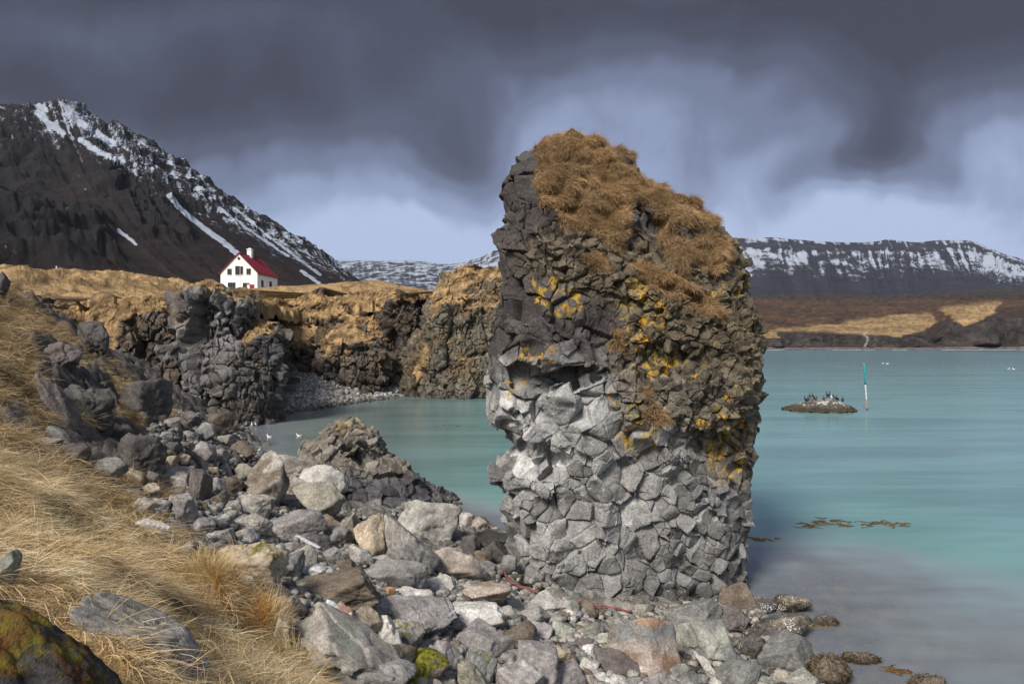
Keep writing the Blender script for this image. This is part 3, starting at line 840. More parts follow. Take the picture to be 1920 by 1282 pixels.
# --- the snowy plateau across the bay
ridge = [(150,500,9000),(400,496,9000),(560,492,9000),(625,487,8800),(660,489,8800),(700,488,8800),(745,489,8600),(785,490,8400),(840,496,8200),(870,492,8000),(895,484,7600),(925,471,7200),(1000,455,6400),(1100,446,6000),(1250,442,5600),(1370,446,5300),(1450,444,5250),(1500,451,5200),(1560,453,5200),(1610,455,5200),(1640,452,5200),(1660,449,5200),(1690,452,5200),(1720,454,5200),(1780,452,5100),(1815,449,5100),(1835,454,5150),(1858,468,5200),(1890,479,5300),(1920,486,5400),(2000,497,5600),(2200,520,5900),(2500,530,6200)]
foot = [(r[0] + (40 if r[0] > 1750 else 25 if r[0] > 1200 else 0), 566, 3300 if r[0] > 950 else 4200) for r in ridge]
V, s, tt, Rr, Bb = slope_sheet(ridge, foot, 900, 150, True)
S, T = np.meshgrid(s, tt)
hgt = Rr[None, :, 2] - Bb[None, :, 2]
q = np.stack([S * 110, T * 3, np.zeros_like(S)], -1)
gul = fbm(q * [1, 0.5, 1], 0.8, 5, 221)
V[..., 2] -= np.sin(T * math.pi) * 0.13 * hgt * (1 - 0.5 * sstep(0.75, 0.95, T))
N0 = grid_normals(V); N0 *= np.sign(-N0[..., 1:2] + 1e-9)
rug = fbm(V, 1 / 420.0, 6, 222, 0.55, ridged=True) - 0.4
N0[..., 2] = 0.15
V = V + N0 * ((34 * rug * (0.35 + T) + 46 * gul * sstep(0.1, 0.5, T)) * sstep(1.0, 0.80, T))[..., None]
V[..., 2] += sstep(0.9, 1, T) * 14 * noise(V, 1 / 260.0, 227)
px, py = bearing(V)
c = np.broadcast_to(np.array([0.022, 0.022, 0.031]), V.shape) * (0.85 + 0.3 * gul[..., None])
cl = sstep(0.80, 0.86, T + 0.05 * noise(q, 1.2, 223)) * sstep(0.965, 0.92, T + 0.03 * noise(q, 2.0, 224)) * (px > 1100)
c = lerp(c, np.array([0.022, 0.023, 0.032]), cl)
q2 = np.stack([S * 330 + 6 * T, T * 6.0, np.zeros_like(S)], -1)
streak = fbm(q2, 0.55, 4, 225)
hh = sstep(0.28, 0.80, T + 0.12 * noise(q, 0.5, 226))
fine = fbm(V * [1, 1, 1.5], 1 / 130.0, 5, 228, 0.6)
sn = 0.10 + 0.40 * hh + 0.34 * streak * (0.25 + hh) + 0.26 * fine * (0.2 + hh) - 0.30 * cl - 0.02 * sstep(0.93, 0.975, T)
sn = np.where(px < 1100, 0.30 + 0.26 * T + 0.16 * streak + 0.42 * fine, sn)
sn += 0.22 * polymask(px, py, [[(1790,470),(1830,455),(1930,486),(1990,560),(1860,545)]], 20)
sn += 0.16 * polymask(px, py, [[(1370,445),(1460,450),(1440,510),(1390,540),(1370,540)]], 20)
back = V[-1] + np.array([0, 2500, 0]); 
back2 = back + np.array([0, 1500, 0]); back2[:, 2] = 0
VV = np.concatenate([V, back[None], back2[None]])
m2 = mesh_obj('mountain', VV, grid_faces(len(VV), VV.shape[1]), snow_mat('plateau_rock', 1 / 110.0, 24.0), None, {'Col': ext(c).reshape(-1, 3), 'Snow': ext(sn).ravel()})
tag(m2, 'long flat-topped snowy mountain across the bay', kind='structure')

# --- low moor, fields and sea cliffs on the far shore
rowsJ = [ (656.2, 505, 0), (652.5, 530, 1), (650, 535, 2), (641, 541, 3), (630, 548, 4), (624, 575, 5), (612, 680, 6), (600, 800, 7), (585, 1050, 8), (570, 1500, 9), (560, 2200, 10), (556, 3000, 11), (556, 4200, 12)]
xsJ = np.linspace(500, 2350, 760)
base = np.array([[r[0], r[1]] for r in rowsJ])
tr = np.linspace(0, len(rowsJ) - 1, 230)
pyJ = np.interp(tr, np.arange(len(rowsJ)), base[:, 0]); YJ = np.interp(tr, np.arange(len(rowsJ)), base[:, 1])
PXJ, PYJ = np.meshgrid(xsJ, pyJ); YYJ = np.repeat(YJ[:, None], len(xsJ), 1); TJ = np.repeat(tr[:, None], len(xsJ), 1)
# the skyline and the cliff edge rise and fall along the shore
edge = np.interp(xsJ, [500,1370,1430,1470,1520,1600,1640,1700,1745,1790,1850,1920,2350], [630,630,625,626,626,628,632,626,634,600,596,596,590])
topl = np.interp(xsJ, [500,1370,1450,1560,1650,1700,1760,1850,1920,2350], [556,555,556,552,556,553,549,546,544,540])
rise = sstep(1, 4, TJ); up_ = sstep(4, 11, TJ)
PYJ = np.where(TJ <= 4, 652.5 + (PYJ - 652.5) * ((652.5 - edge) / (652.5 - 630))[None] if True else PYJ, edge[None] + (PYJ - 630) * ((edge - topl) / (630 - 556))[None])
PYJ = np.where(TJ < 1, np.interp(TJ, [0, 1], [656.2, 652.5]), PYJ)
VJ = np.stack([(PXJ - CX) / F * YYJ, YYJ, H - (PYJ - CY) / F * YYJ], -1)
cliffz = sstep(1.4, 2.2, TJ) * sstep(4.8, 3.8, TJ)
VJ[..., 1] += cliffz * 9 * fbm(VJ * [1, 1, 0.4], 1 / 24.0, 4, 231) + 6 * noise(VJ * [1, 0, 0], 1 / 60.0, 235)
VJ[..., 2] += (1 - cliffz) * sstep(4, 5, TJ) * (YYJ / 700) * 2.2 * fbm(VJ, 1 / 60.0, 5, 232)
pxw = PXJ + 16 * noise(np.stack([PXJ / 60, PYJ / 12, 0 * PXJ], -1), 1, 233); pyw = PYJ + 3 * noise(np.stack([PXJ / 40, PYJ / 10, 0 * PXJ], -1), 1, 234)
moor = np.array([0.072, 0.042, 0.026]); cliffc = np.array([0.040, 0.034, 0.034]); field = np.array([0.27, 0.185, 0.095]); heath = np.array([0.046, 0.030, 0.022])
nz = fbm(np.stack([PXJ / 70, PYJ / 9, 0 * PXJ], -1), 1, 5, 236)
c = lerp(moor, heath, sstep(-0.2, 0.4, nz))
c = lerp(c, np.array([0.16, 0.095, 0.05]), sstep(0.25, 0.7, fbm(np.stack([PXJ / 45, PYJ / 5, 0 * PXJ + 3], -1), 1, 4, 237)) * sstep(585, 600, PYJ) * 0.7)
c = lerp(c, np.array([0.035, 0.027, 0.022]), sstep(566, 558, PYJ))
fm = polymask(pxw, pyw, [[(1420,621),(1520,612),(1610,600),(1700,588),(1745,588),(1756,603),(1740,618),(1690,632),(1640,629),(1560,622),(1480,622)],[(1762,582),(1800,572),(1880,566),(1868,584),(1845,596),(1815,612),(1795,600)],[(1425,622),(1460,622),(1465,634),(1428,636)]], 3)
c = lerp(c, field * (0.85 + 0.3 * nz)[..., None], fm)
dk = polymask(pxw, pyw, [[(1740,605),(1790,600),(1870,590),(1930,570),(2400,560),(2400,655),(1700,655),(1690,635)]], 5) * (1 - fm)
c = lerp(c, np.array([0.040, 0.030, 0.025]), dk)
c = lerp(c, cliffc * (0.8 + 0.5 * noise(VJ, 1 / 9.0, 238))[..., None], cliffz * (1 - 0.9 * (fm > 0.5)))
c = lerp(c, np.array([0.115, 0.108, 0.105]), sstep(1.55, 1.2, TJ))
c = lerp(c, np.array([.42, .43, .43]), sstep(3.2, 1.2, np.abs(PXJ - 1621 - 0.1 * (PYJ - 630))) * (PYJ > 624) * (PYJ < 650) * (TJ > 1) * 0.4)
c = c * (0.72 + 0.56 * sstep(-.5, .5, fbm(np.stack([PXJ / 9, PYJ / 2.2, 0 * PXJ + 7], -1), 1, 4, 239)))[..., None]
jsh = mesh_obj('far_shore', VJ, grid_faces(*VJ.shape[:2]), land_mat('moorland', 1 / 14.0, 1.5), None, {'Col': c.reshape(-1, 3)})
tag(jsh, 'brown moor with golden fields above low dark sea cliffs across the bay', kind='structure')
foam = Geo()
for a, b, w in ((1765, 1990, 0.5), (1432, 1470, 0.9), (1672, 1700, 0.4), (1560, 1640, 0.25)):
    k = np.linspace(a, b, 24)
    for p0, p1 in zip(k[:-1], k[1:]):
        y0 = 502 + 2.5 * math.sin(p0 * 0.13) + 1.5 * math.sin(p0 * 0.41); y1 = 502 + 2.5 * math.sin(p1 * 0.13) + 1.5 * math.sin(p1 * 0.41)
        w0 = w * (0.6 + 0.5 * math.sin(p0 * 0.23)) * 4; w1 = w * (0.6 + 0.5 * math.sin(p1 * 0.23)) * 4
        foam.add([((p0 - CX) / F * y0, y0 - w0, 0.03), ((p1 - CX) / F * y1, y1 - w1, 0.03), ((p1 - CX) / F * y1, y1 + w1, 0.12), ((p0 - CX) / F * y0, y0 + w0, 0.12)], [(0, 1, 2, 3)])
tag(foam.build('surf', plain_mat('foam', (0.7, 0.73, 0.75), 0.6)), 'thin white line of surf along the far beach', kind='stuff')

# ------------------------------------------------------------------ the headland
hc = [(0,520,62),(20,517,72),(120,523,66),(-200,515,60),(-500,500,60),(60,532,70),(100,531,74),(140,524,78),(180,514,82),(215,513,84),(250,517,82),(280,531,80),(300,541,78),(340,549,82),(100,562,60),(200,567,57),(300,562,60),(30,560,55),(-200,560,50),
      (380,548,90),(420,549,130),(452,553,132),(482,556,128),(522,557,136),(560,548,128),(600,541,122),(640,531,116),(690,527,112),(750,540,108),(805,554,106),(870,560,110),(950,570,115),
      (560,560,100),(640,556,98),(720,552,96),(550,576,88),(640,570,88),(720,562,88),(800,566,90),(480,566,95),(420,560,70),(380,556,62)]
hp = np.array([at(*c) for c in hc])
hp = np.concatenate([hp, [(-160,260,13),(-100,260,13),(-40,240,10),(20,220,4),(40,150,2),(-260,200,16),(-40,170,13),(-10,150,8),(-90,200,14),(-60,350,10),(-200,400,14),(60,300,0),(-120,150,14.5),(-400,300,20),(-500,500,16)]])
hx = hp[:, :2] / 40.0
d2 = ((hx[:, None] - hx[None]) ** 2).sum(-1); n_ = len(hx)
A2 = np.zeros((n_ + 3, n_ + 3)); A2[:n_, :n_] = _tps(d2) + 0.001 * np.eye(n_); A2[:n_, n_] = 1; A2[:n_, n_ + 1:] = hx; A2[n_, :n_] = 1; A2[n_ + 1:, :n_] = hx.T
W2 = np.linalg.solve(A2, np.concatenate([hp[:, 2], [0, 0, 0]]))
def head0(x, y):
    sh = np.shape(x); qq = np.stack([np.ravel(x), np.ravel(y)], -1) / 40.0
    out = np.empty(len(qq))
    for i in range(0, len(qq), 40000):
        cc = qq[i:i + 40000]
        out[i:i + 40000] = _tps(((cc[:, None] - hx[None]) ** 2).sum(-1)) @ W2[:n_] + W2[n_] + cc @ W2[n_ + 1:]
    return out.reshape(sh)
def head(x, y):
    P = np.stack([x, y, np.zeros_like(x)], -1)
    z = head0(x, y)
    return z + 1.0 * np.maximum(fbm(P, 1 / 7.0, 5, 241, 0.55), -0.5) * sstep(125, 100, y) + 0.22 * fbm(P, 1 / 1.3, 3, 242) * sstep(160, 100, y)
# front edge of the grassy top follows the cliffs
edge_px = [-500, 0, 60, 120, 200, 280, 350, 400, 440, 482, 520, 560, 600, 650, 700, 750, 800, 850, 900, 960]
edge_Y = [56, 54, 50, 52, 53, 54, 55, 56, 57, 58.5, 82, 88, 88.5, 88.5, 88.5, 88, 87, 86, 86, 86]
cxh = np.concatenate([np.linspace(-500, -30, 60), np.linspace(-25, 960, 700)])
e0 = np.interp(cxh, edge_px, edge_Y) + 1.3 * fbm(np.stack([cxh / 14, 0 * cxh, 0 * cxh], -1), 1, 4, 246)
tk = np.concatenate([np.linspace(0, 0.5, 170), np.linspace(0.51, 1, 60)])
YH = e0[None] + (tk[:, None] ** 1.5) * 0 + tk[:, None] ** 2 * 1.6 * (200 - e0[None]) * 0.62 + tk[:, None] * 0.0
YH = e0[None] + (430 - e0[None]) * (tk[:, None] ** 2.4)
XH = (cxh[None] - CX) / F * YH
VH = np.stack([XH, YH, head(XH, YH) - 1.6 * np.clip(1 - (YH - e0[None]) / 1.6, 0, 1) ** 2], -1)
nz = fbm(VH * [1, 1, 0.4], 1 / 7.0, 5, 243); nz2 = fbm(VH, 1 / 1.6, 3, 244)
cH = lerp(np.array([0.30, 0.205, 0.105]), np.array([0.18, 0.12, 0.062]), sstep(-0.2, 0.5, nz))
cH = lerp(cH, np.array([0.40, 0.28, 0.13]), sstep(0.2, 0.6, nz2) * 0.5)
dk = sstep(0.42, 0.62, fbm(VH, 1 / 3.2, 4, 245)) * sstep(115, 85, YH)
cH = lerp(cH, np.array([0.085, 0.055, 0.034]), dk * 0.8)
cH = lerp(cH, np.array([0.13, 0.085, 0.045]), sstep(-0.05, 0.45, fbm(VH, 1 / 2.6, 5, 247)) * sstep(125, 95, YH) * 0.8)
HEADV, HEADC = VH, cH
hd = mesh_obj('headland_ground', VH, grid_faces(*VH.shape[:2]), land_mat('dry_turf', 1.1, 0.25), None, {'Col': cH.reshape(-1, 3)})
tag(hd, 'hummocky golden grassland on top of the sea cliffs', kind='structure')

# --- cliffs: each a jointed mass built from its outline
def cliff(name, label, prof, Yc, b, nt, nr, size, seed, base=(0.070, 0.064, 0.062), grass=None, pale=None, olive=0.35, lich=0.1, expo=2.5, bulge=1.0, amp=1.0, kind='structure', mat=None, gsoft=5):
    V, th, rows = loft(prof, Yc, b, nt, nr, front=2.6, expo=expo)
    N0 = grid_normals(V, True)
    V = V + N0 * (bulge * (0.8 * fbm(V, 0.14, 4, seed) + 0.3 * fbm(V, 0.5, 3, seed + 1)))[..., None]
    N0 = grid_normals(V, True)
    d1, t1, e1, r1 = blocks(V, N0, size, 0.30, 0.62, 0.16, seed + 2, crack_w=0.06, stretch=(1, 1, 1.9))
    d2, t2, e2, r2 = blocks(V, N0, size * 0.45, 0.34, 0.6, 0.16, seed + 3, crack_w=0.08, stretch=(1, 1, 1.4))
    d3, t3, e3, r3 = blocks(V, N0, size * 2.6, 0.16, 0.45, 0.05, seed + 20, crack_w=0.05, stretch=(1, 1, 1.6))
    d1 = d1 + 0.8 * d3; d2 = d2 + 0.8 * d3
    px, py = bearing(V)
    jx = 5 * noise(V, 0.5, seed + 4) + 3 * noise(V, 1.6, seed + 5)
    g = np.zeros(px.shape)
    if grass: g = polymask(px + jx, py + jx * 0.6, grass, gsoft) * sstep(-0.7, 0.1, -N0[..., 1] + N0[..., 2])
    g = np.maximum(g, sstep(0.55, 0.85, N0[..., 2] + 0.3 * noise(V, 0.5, seed + 6)) * (V[..., 2] > 4) * (1 if grass else 0))
    m = sstep(-0.3, 0.3, noise(V, 0.25, seed + 7))
    V = V + N0 * (amp * (d1 * m + d2 * (1.2 - m * 0.5)) * (1 - 0.7 * g) + 0.18 * g * fbm(V, 0.9, 3, seed + 8))[..., None]
    tone = t1 * m + t2 * (1 - m)
    c = np.array(base) * (0.65 + 0.75 * tone)[..., None]
    c = lerp(c, np.array([0.110, 0.080, 0.048]) * (0.7 + 0.6 * tone)[..., None], olive * sstep(-0.2, 0.5, fbm(V, 0.3, 4, seed + 9)))
    if pale: c = lerp(c, np.array([0.22, 0.215, 0.21]) * (0.6 + 0.7 * tone)[..., None], polymask(px + jx, py + jx, pale, 8) * sstep(-0.2, 0.3, noise(V, 0.8, seed + 10)) * 0.85)
    c = lerp(c, np.array([0.045, 0.042, 0.042]), sstep(1.0, 0.3, V[..., 2]) * 0.5)
    gcol = lerp(np.array([0.31, 0.205, 0.10]), np.array([0.13, 0.085, 0.042]), sstep(-0.3, 0.5, fbm(V, 0.8, 4, seed + 11)))
    c = lerp(c, gcol, g)
    cov = np.zeros(V.shape); cov[..., 0] = lich - 0.6 * g; cov[..., 1] = 0.03 - 0.3 * g; cov[..., 2] = -0.05 - 0.2 * g
    o = build_loft(name, V, mat or CLIFF, {'Col': c.reshape(-1, 3), 'Cover': cov.reshape(-1, 3)})
    tag(o, label, kind=kind)
    return V, N0, g

# grey column under the house
cliff('sea_cliff', 'grey rock column standing out of the cliff below the house', [(549,400,462),(553,382,478),(560,364,483),(578,357,484),(600,362,482),(640,366,478),(680,368,470),(720,368,462),(760,365,460),(800,360,460)], 52.5, [(549,1.5),(566,2.8),(800,3.2)], 420, 300, 1.15, 400, base=(0.125, 0.118, 0.116), pale=[[(370,545),(440,540),(450,585),(400,600),(365,590)]], grass=[[(430,540),(490,545),(486,562),(440,558)]], olive=0.45, lich=0.12)
# buttress with a sloping grass top, feet in the water
cliff('sea_cliff', 'dark columnar buttress with a sloping grass top standing in the cove', [(600,492,508),(606,480,516),(618,464,522),(632,450,525),(650,438,526),(668,428,527),(690,425,527),(720,424,526),(750,427,525),(776,430,525),(800,430,525)], [(600,52.5),(680,51.5),(800,51.2)], [(600,.6),(640,1.8),(700,2.6),(800,2.9)], 460, 360, 0.75, 420, base=(0.078, 0.073, 0.072), grass=[[(430,668),(455,632),(480,608),(502,598),(512,604),(500,622),(470,640),(445,662)]], olive=0.25, lich=0.22)
# broken wall running inland from the column
cliff('sea_cliff', 'long dark cliff wall overhung by turf running inland', [(560,80,402),(574,95,402),(585,110,402),(600,120,405),(640,140,410),(680,170,420),(720,200,430),(760,230,440),(800,240,445)], [(560,54.5),(800,52.5)], [(560,2.0),(574,2.5),(640,3.0),(800,4.0)], 620, 300, 1.0, 440, base=(0.072, 0.062, 0.056), grass=[[(100,572),(280,572),(225,605),(215,690),(180,650),(140,600)],[(100,552),(410,556),(400,584),(330,578),(260,590),(150,590)]], olive=0.5, lich=0.05, expo=4.5, bulge=1.2)
# recess wall behind the beach
cliff('sea_cliff', 'brown cliff wall with grassy ledges behind the pebble beach', [(556,440,900),(570,450,900),(577,455,900),(600,460,900),(650,465,900),(690,470,900),(715,470,900)], [(556,93),(640,90.5),(715,89)], [(556,2.4),(568,3.2),(640,4.5),(715,5.5)], 560, 220, 1.1, 460, base=(0.076, 0.060, 0.050), grass=[[(430,550),(900,550),(900,572),(820,580),(760,572),(700,582),(640,572),(560,584),(500,574),(430,580)],[(560,576),(640,574),(650,590),(600,600),(545,590)],[(700,570),(770,570),(790,660),(770,670),(730,620)],[(520,585),(560,600),(600,630),(560,650)],[(640,600),(700,590),(720,640),(680,650)]], olive=0.8, lich=0.05, expo=5, bulge=1.6)
cliff('sea_cliff', 'squat dark stack with a grassy dome beside the pebble beach', [(611,638,662),(618,622,682),(630,606,704),(645,598,716),(660,597,722),(680,605,722),(700,625,721),(724,650,720),(735,655,720)], [(611,78),(735,76)], [(611,1),(640,4),(735,5)], 360, 200, 1.0, 480, base=(0.068, 0.058, 0.052), grass=[[(596,660),(606,628),(640,608),(670,612),(700,640),(650,648),(620,662)]], olive=0.6, lich=0.05)
cliff('sea_cliff', 'broad lichened cliff with a grassy crown beside the sea stack', [(505,880,935),(510,862,950),(520,845,970),(535,822,985),(555,810,995),(580,806,1000),(620,797,1005),(660,780,1010),(700,766,1010),(730,758,1010),(742,755,1010),(756,753,1010)], [(505,82),(600,80),(756,78.5)], [(505,1.5),(560,4.5),(756,6.5)], 560, 360, 0.85, 500, base=(0.105, 0.094, 0.074), grass=[[(805,575),(812,545),(850,515),(880,502),(940,502),(940,520),(880,535),(850,560),(815,600)],[(770,700),(800,650),(806,660),(785,720)]], olive=0.85, lich=0.30, expo=3)
cliff('sea_cliff', 'dark notch of cliff with a turf edge at the back of the cove', [(553,738,806),(560,730,808),(590,728,806),(630,740,800),(670,760,790),(700,762,785)], 86, 3.0, 240, 160, 0.9, 520, base=(0.055, 0.046, 0.042), grass=[[(730,552),(806,550),(806,562),(730,564)]], olive=0.5, lich=0.02)

# --- pebble beach at the head of the cove
bc = np.array([at(*c) for c in [(505,772,53.5),(530,776,56.5),(570,769,60),(620,762,63.5),(680,754,68),(720,749,71),(760,744.5,74.5),(520,705,84),(600,700,86),(700,698,86),(760,700,86),(530,735,68),(620,725,74),(720,725,80),(470,735,66)]])
bxs = np.linspace(-40, -8, 330); bys = np.linspace(50, 96, 330)
BX, BY = np.meshgrid(bxs, bys)
w = 1 / (((BX[..., None] - bc[:, 0]) ** 2 + (BY[..., None] - bc[:, 1]) ** 2) ** 1.6 + 0.02)
BZ = (w * bc[:, 2]).sum(-1) / w.sum(-1)
# below the waterline it keeps falling away
wl = np.interp(BX, [-22, -20, -18.5, -17, -15, -13.5, -11.6, -8], [50, 54, 57, 61, 66.5, 70, 74.5, 80])
BZ = np.where(BY < wl, -0.12 * (wl - BY) - 0.05, np.maximum(BZ, 0.02 + 0.09 * np.minimum(BY - wl, 22)))
BV = np.stack([BX, BY, BZ], -1)
db, tb, eb, rb = blocks(BV, grid_normals(BV), 0.42, 0.30, 0.2, 0.35, 541, crack_w=0.15)
BV[..., 2] += 0.8 * np.maximum(db, -0.2) + 0.12 * fbm(BV, 0.4, 3, 542)
cb = np.array([0.20, 0.19, 0.185]) * (0.55 + 0.9 * tb)[..., None]
cb = lerp(cb, np.array([0.05, 0.045, 0.043]), sstep(0.55, 0.05, BV[..., 2]) * 0.8)
bch = mesh_obj('pebble_beach', BV, grid_faces(*BV.shape[:2]), CLIFF, None, {'Col': cb.reshape(-1, 3), 'Cover': np.zeros((cb.size // 3, 3)) - 0.1})
tag(bch, 'grey pebble beach at the head of the cove', kind='structure')
bgz = lambda x, y: bil(BV[..., 2], bxs, bys, x, y)
# ------------------------------------------------------------------ the white house
def paint(name, col, rough=0.6, var=0.08): return plain_mat(name, col, rough, var, 1.6, 0.03)
WALL = paint('white_render', (0.78, 0.77, 0.75)); ROOF = paint('red_roof_iron', (0.17, 0.018, 0.030), 0.45); GLASSM = paint('dark_window_glass', (0.02, 0.022, 0.026), 0.12)
FRAME = paint('window_frame', (0.09, 0.09, 0.09)); DOOR = paint('red_door', (0.22, 0.02, 0.03)); CHIM = paint('chimney_render', (0.74, 0.73, 0.72)); PLINTH = paint('step_concrete', (0.35, 0.34, 0.33))
HY = 140.0
pc = at(482.5, 556, HY)                 # front corner at the foot
rot = math.radians(-5.5)
W, L, HE, HR = 7.9, 9.4, 4.9, 8.9       # gable width, length, eaves, ridge
ca, sa = math.cos(rot), math.sin(rot)
house = empty('white_house', (pc[0], pc[1], pc[2] - 0.6), rot)
tag(house, 'small white house with a dark red gabled roof and one chimney', 'house')
Z0, ZE, ZR = -1.5, HE + 0.6, HR + 0.55
g = Geo()   # x from -W (far corner of the gable) to 0, y from 0 to L
V8 = [(-W,0,Z0),(0,0,Z0),(0,0,ZE),(-W/2,0,ZR),(-W,0,ZE),(-W,L,Z0),(0,L,Z0),(0,L,ZE),(-W/2,L,ZR),(-W,L,ZE)]
g.add(V8, [(0,1,2,3,4),(9,8,7,6,5),(1,6,7,2),(0,4,9,5)])
g.build('wall', WALL, house)
# roof sheets with overhang
ro = Geo(); th_ = 0.14; ov = 0.28
sl = (ZR - ZE) / (W / 2)
for sgn in (0, 1):
    xs_ = (-W / 2, ov) if sgn == 0 else (-W / 2, -W - ov)
    za = ZR + 0.03; zb = ZE - sl * ov + 0.03
    P0 = [(xs_[0], -ov, za), (xs_[1], -ov, zb), (xs_[1], L + ov, zb), (xs_[0], L + ov, za)]
    ro.add(P0 + [(p[0], p[1], p[2] + th_) for p in P0], [(0,1,2,3),(7,6,5,4),(0,4,5,1),(1,5,6,2),(2,6,7,3),(3,7,4,0)])
    for k in range(16):   # standing seams
        yy = -ov + (L + 2 * ov) * (k + 0.5) / 16
        a = np.array([xs_[0], yy, za + th_ + 0.02]); b = np.array([xs_[1], yy, zb + th_ + 0.02])
        ro.tube([a, b], 0.03, 4)
ro.box((-W/2, L/2, ZR + 0.16), (0.3, L + 2 * ov, 0.1))
roof = ro.build('roof', ROOF, house)
cg = Geo(); cg.box((-W/2 + 0.1, 4.6, ZR + 0.45), (0.95, 0.85, 1.9)); cg.box((-W/2 + 0.1, 4.6, ZR + 1.46), (1.15, 1.05, 0.16)); cg.box((-W/2+0.1, 4.6, ZR + 1.62), (0.5, 0.5, 0.2))
cg.build('chimney', CHIM, roof)
def window(cx_, cz, w_, h_, side='gable', bars=(1, 1)):
    f = Geo(); p = Geo()
    def B(gq, a, z, ww, hh, d0, d1):
        if side == 'gable': gq.box((a, -(d0 + d1) / 2, z), (ww, d1 - d0, hh))
        else: gq.box(((d0 + d1) / 2, a, z), (d1 - d0, ww, hh))
    e = 0.09
    B(f, cx_ - w_/2, cz, e, h_ + e, 0.005, 0.07); B(f, cx_ + w_/2, cz, e, h_ + e, 0.005, 0.07)
    B(f, cx_, cz + h_/2, w_ - e, e, 0.005, 0.07); B(f, cx_, cz - h_/2, w_ - e, e, 0.005, 0.07)
    for k in range(1, bars[0]): B(f, cx_ - w_/2 + w_ * k / bars[0], cz, 0.06, h_ - e, 0.008, 0.055)
    for k in range(1, bars[1]): B(f, cx_, cz - h_/2 + h_ * k / bars[1], w_ - e, 0.05, 0.01, 0.05)
    fo = f.build('window', FRAME, house)
    B(p, cx_, cz, w_ - 0.02, h_ - 0.02, 0.002, 0.02); p.build('pane', GLASSM, fo)
    s_ = Geo(); B(s_, cx_, cz - h_/2 - 0.1, w_ + 0.3, 0.07, 0.003, 0.13); s_.build('sill', CHIM, fo)
zf = 0.6
window(-W + 1.95, 5.75, .85, 1.15, bars=(2, 2)); window(-W / 2 - 0.25, 6.0, .95, 1.75, bars=(2, 1)); window(-W / 2 + 0.62, 6.0, .5, 1.6); window(-1.85, 5.75, .85, 1.15, bars=(2, 2))
window(-W + 2.4, 2.75, 1.55, 1.5, bars=(3, 2)); window(-2.65, 2.65, .8, 1.5, bars=(2, 2))
window(2.2, 3.2, .8, 1.8, 'side', (1, 2)); window(6.0, 3.2, 1.0, 1.9, 'side', (2, 2)); window(5.9, 0.35, 1.0, .75, 'side')
dm = Geo(); R45 = np.array([[0.7071, 0, 0.7071], [0, 1, 0], [-0.7071, 0, 0.7071]])
dm.box((-W/2, -0.03, ZR - 1.0), (0.55, 0.06, 0.55), R45); dv = dm.build('window', FRAME, house)
dp = Geo(); dp.box((-W/2, -0.07, ZR - 1.0), (0.38, 0.03, 0.38), R45); dp.build('pane', GLASSM, dv)
d_ = Geo(); d_.box((-1.15, -0.03, 2.0), (1.0, 0.06, 2.2)); d_.box((-1.15, -0.065, 1.6), (0.7, 0.02, 1.0)); do = d_.build('door', DOOR, house)
hdl = Geo(); hdl.tube([(-0.8, -0.11, 1.95), (-0.95, -0.11, 1.95)], 0.03, 6); hdl.build('handle', PLINTH, do)
sg = Geo(); sg.tube([(-1.95 + 0.32 * math.cos(a), -0.04, 3.25 + 0.16 * math.sin(a)) for a in np.linspace(0, 2 * math.pi, 13)], 0.03, 5); sg.box((-1.95, -0.03, 3.25), (0.5, 0.04, 0.2)); sg.build('wall_plaque', FRAME, house)  # dark oval plaque by the top of the door
st_ = Geo(); st_.box((-1.15, -0.7, 0.6), (1.7, 1.3, 0.5)); st_.box((-1.15, -1.5, 0.35), (1.7, 0.5, 0.5)); st_.build('step', PLINTH, house)
dp_ = Geo(); dp_.tube([(-W/2 + 0.28, -0.05, ZR - 1.6), (-W/2 + 0.28, -0.05, 1.0)], 0.035, 6); dp_.build('downpipe', CHIM, house)
gt = Geo(); gt.tube([(ov + 0.04, -ov, ZE - sl * ov - 0.02), (ov + 0.04, L + ov, ZE - sl * ov - 0.02)], 0.07, 6); gt.build('gutter', FRAME, house)
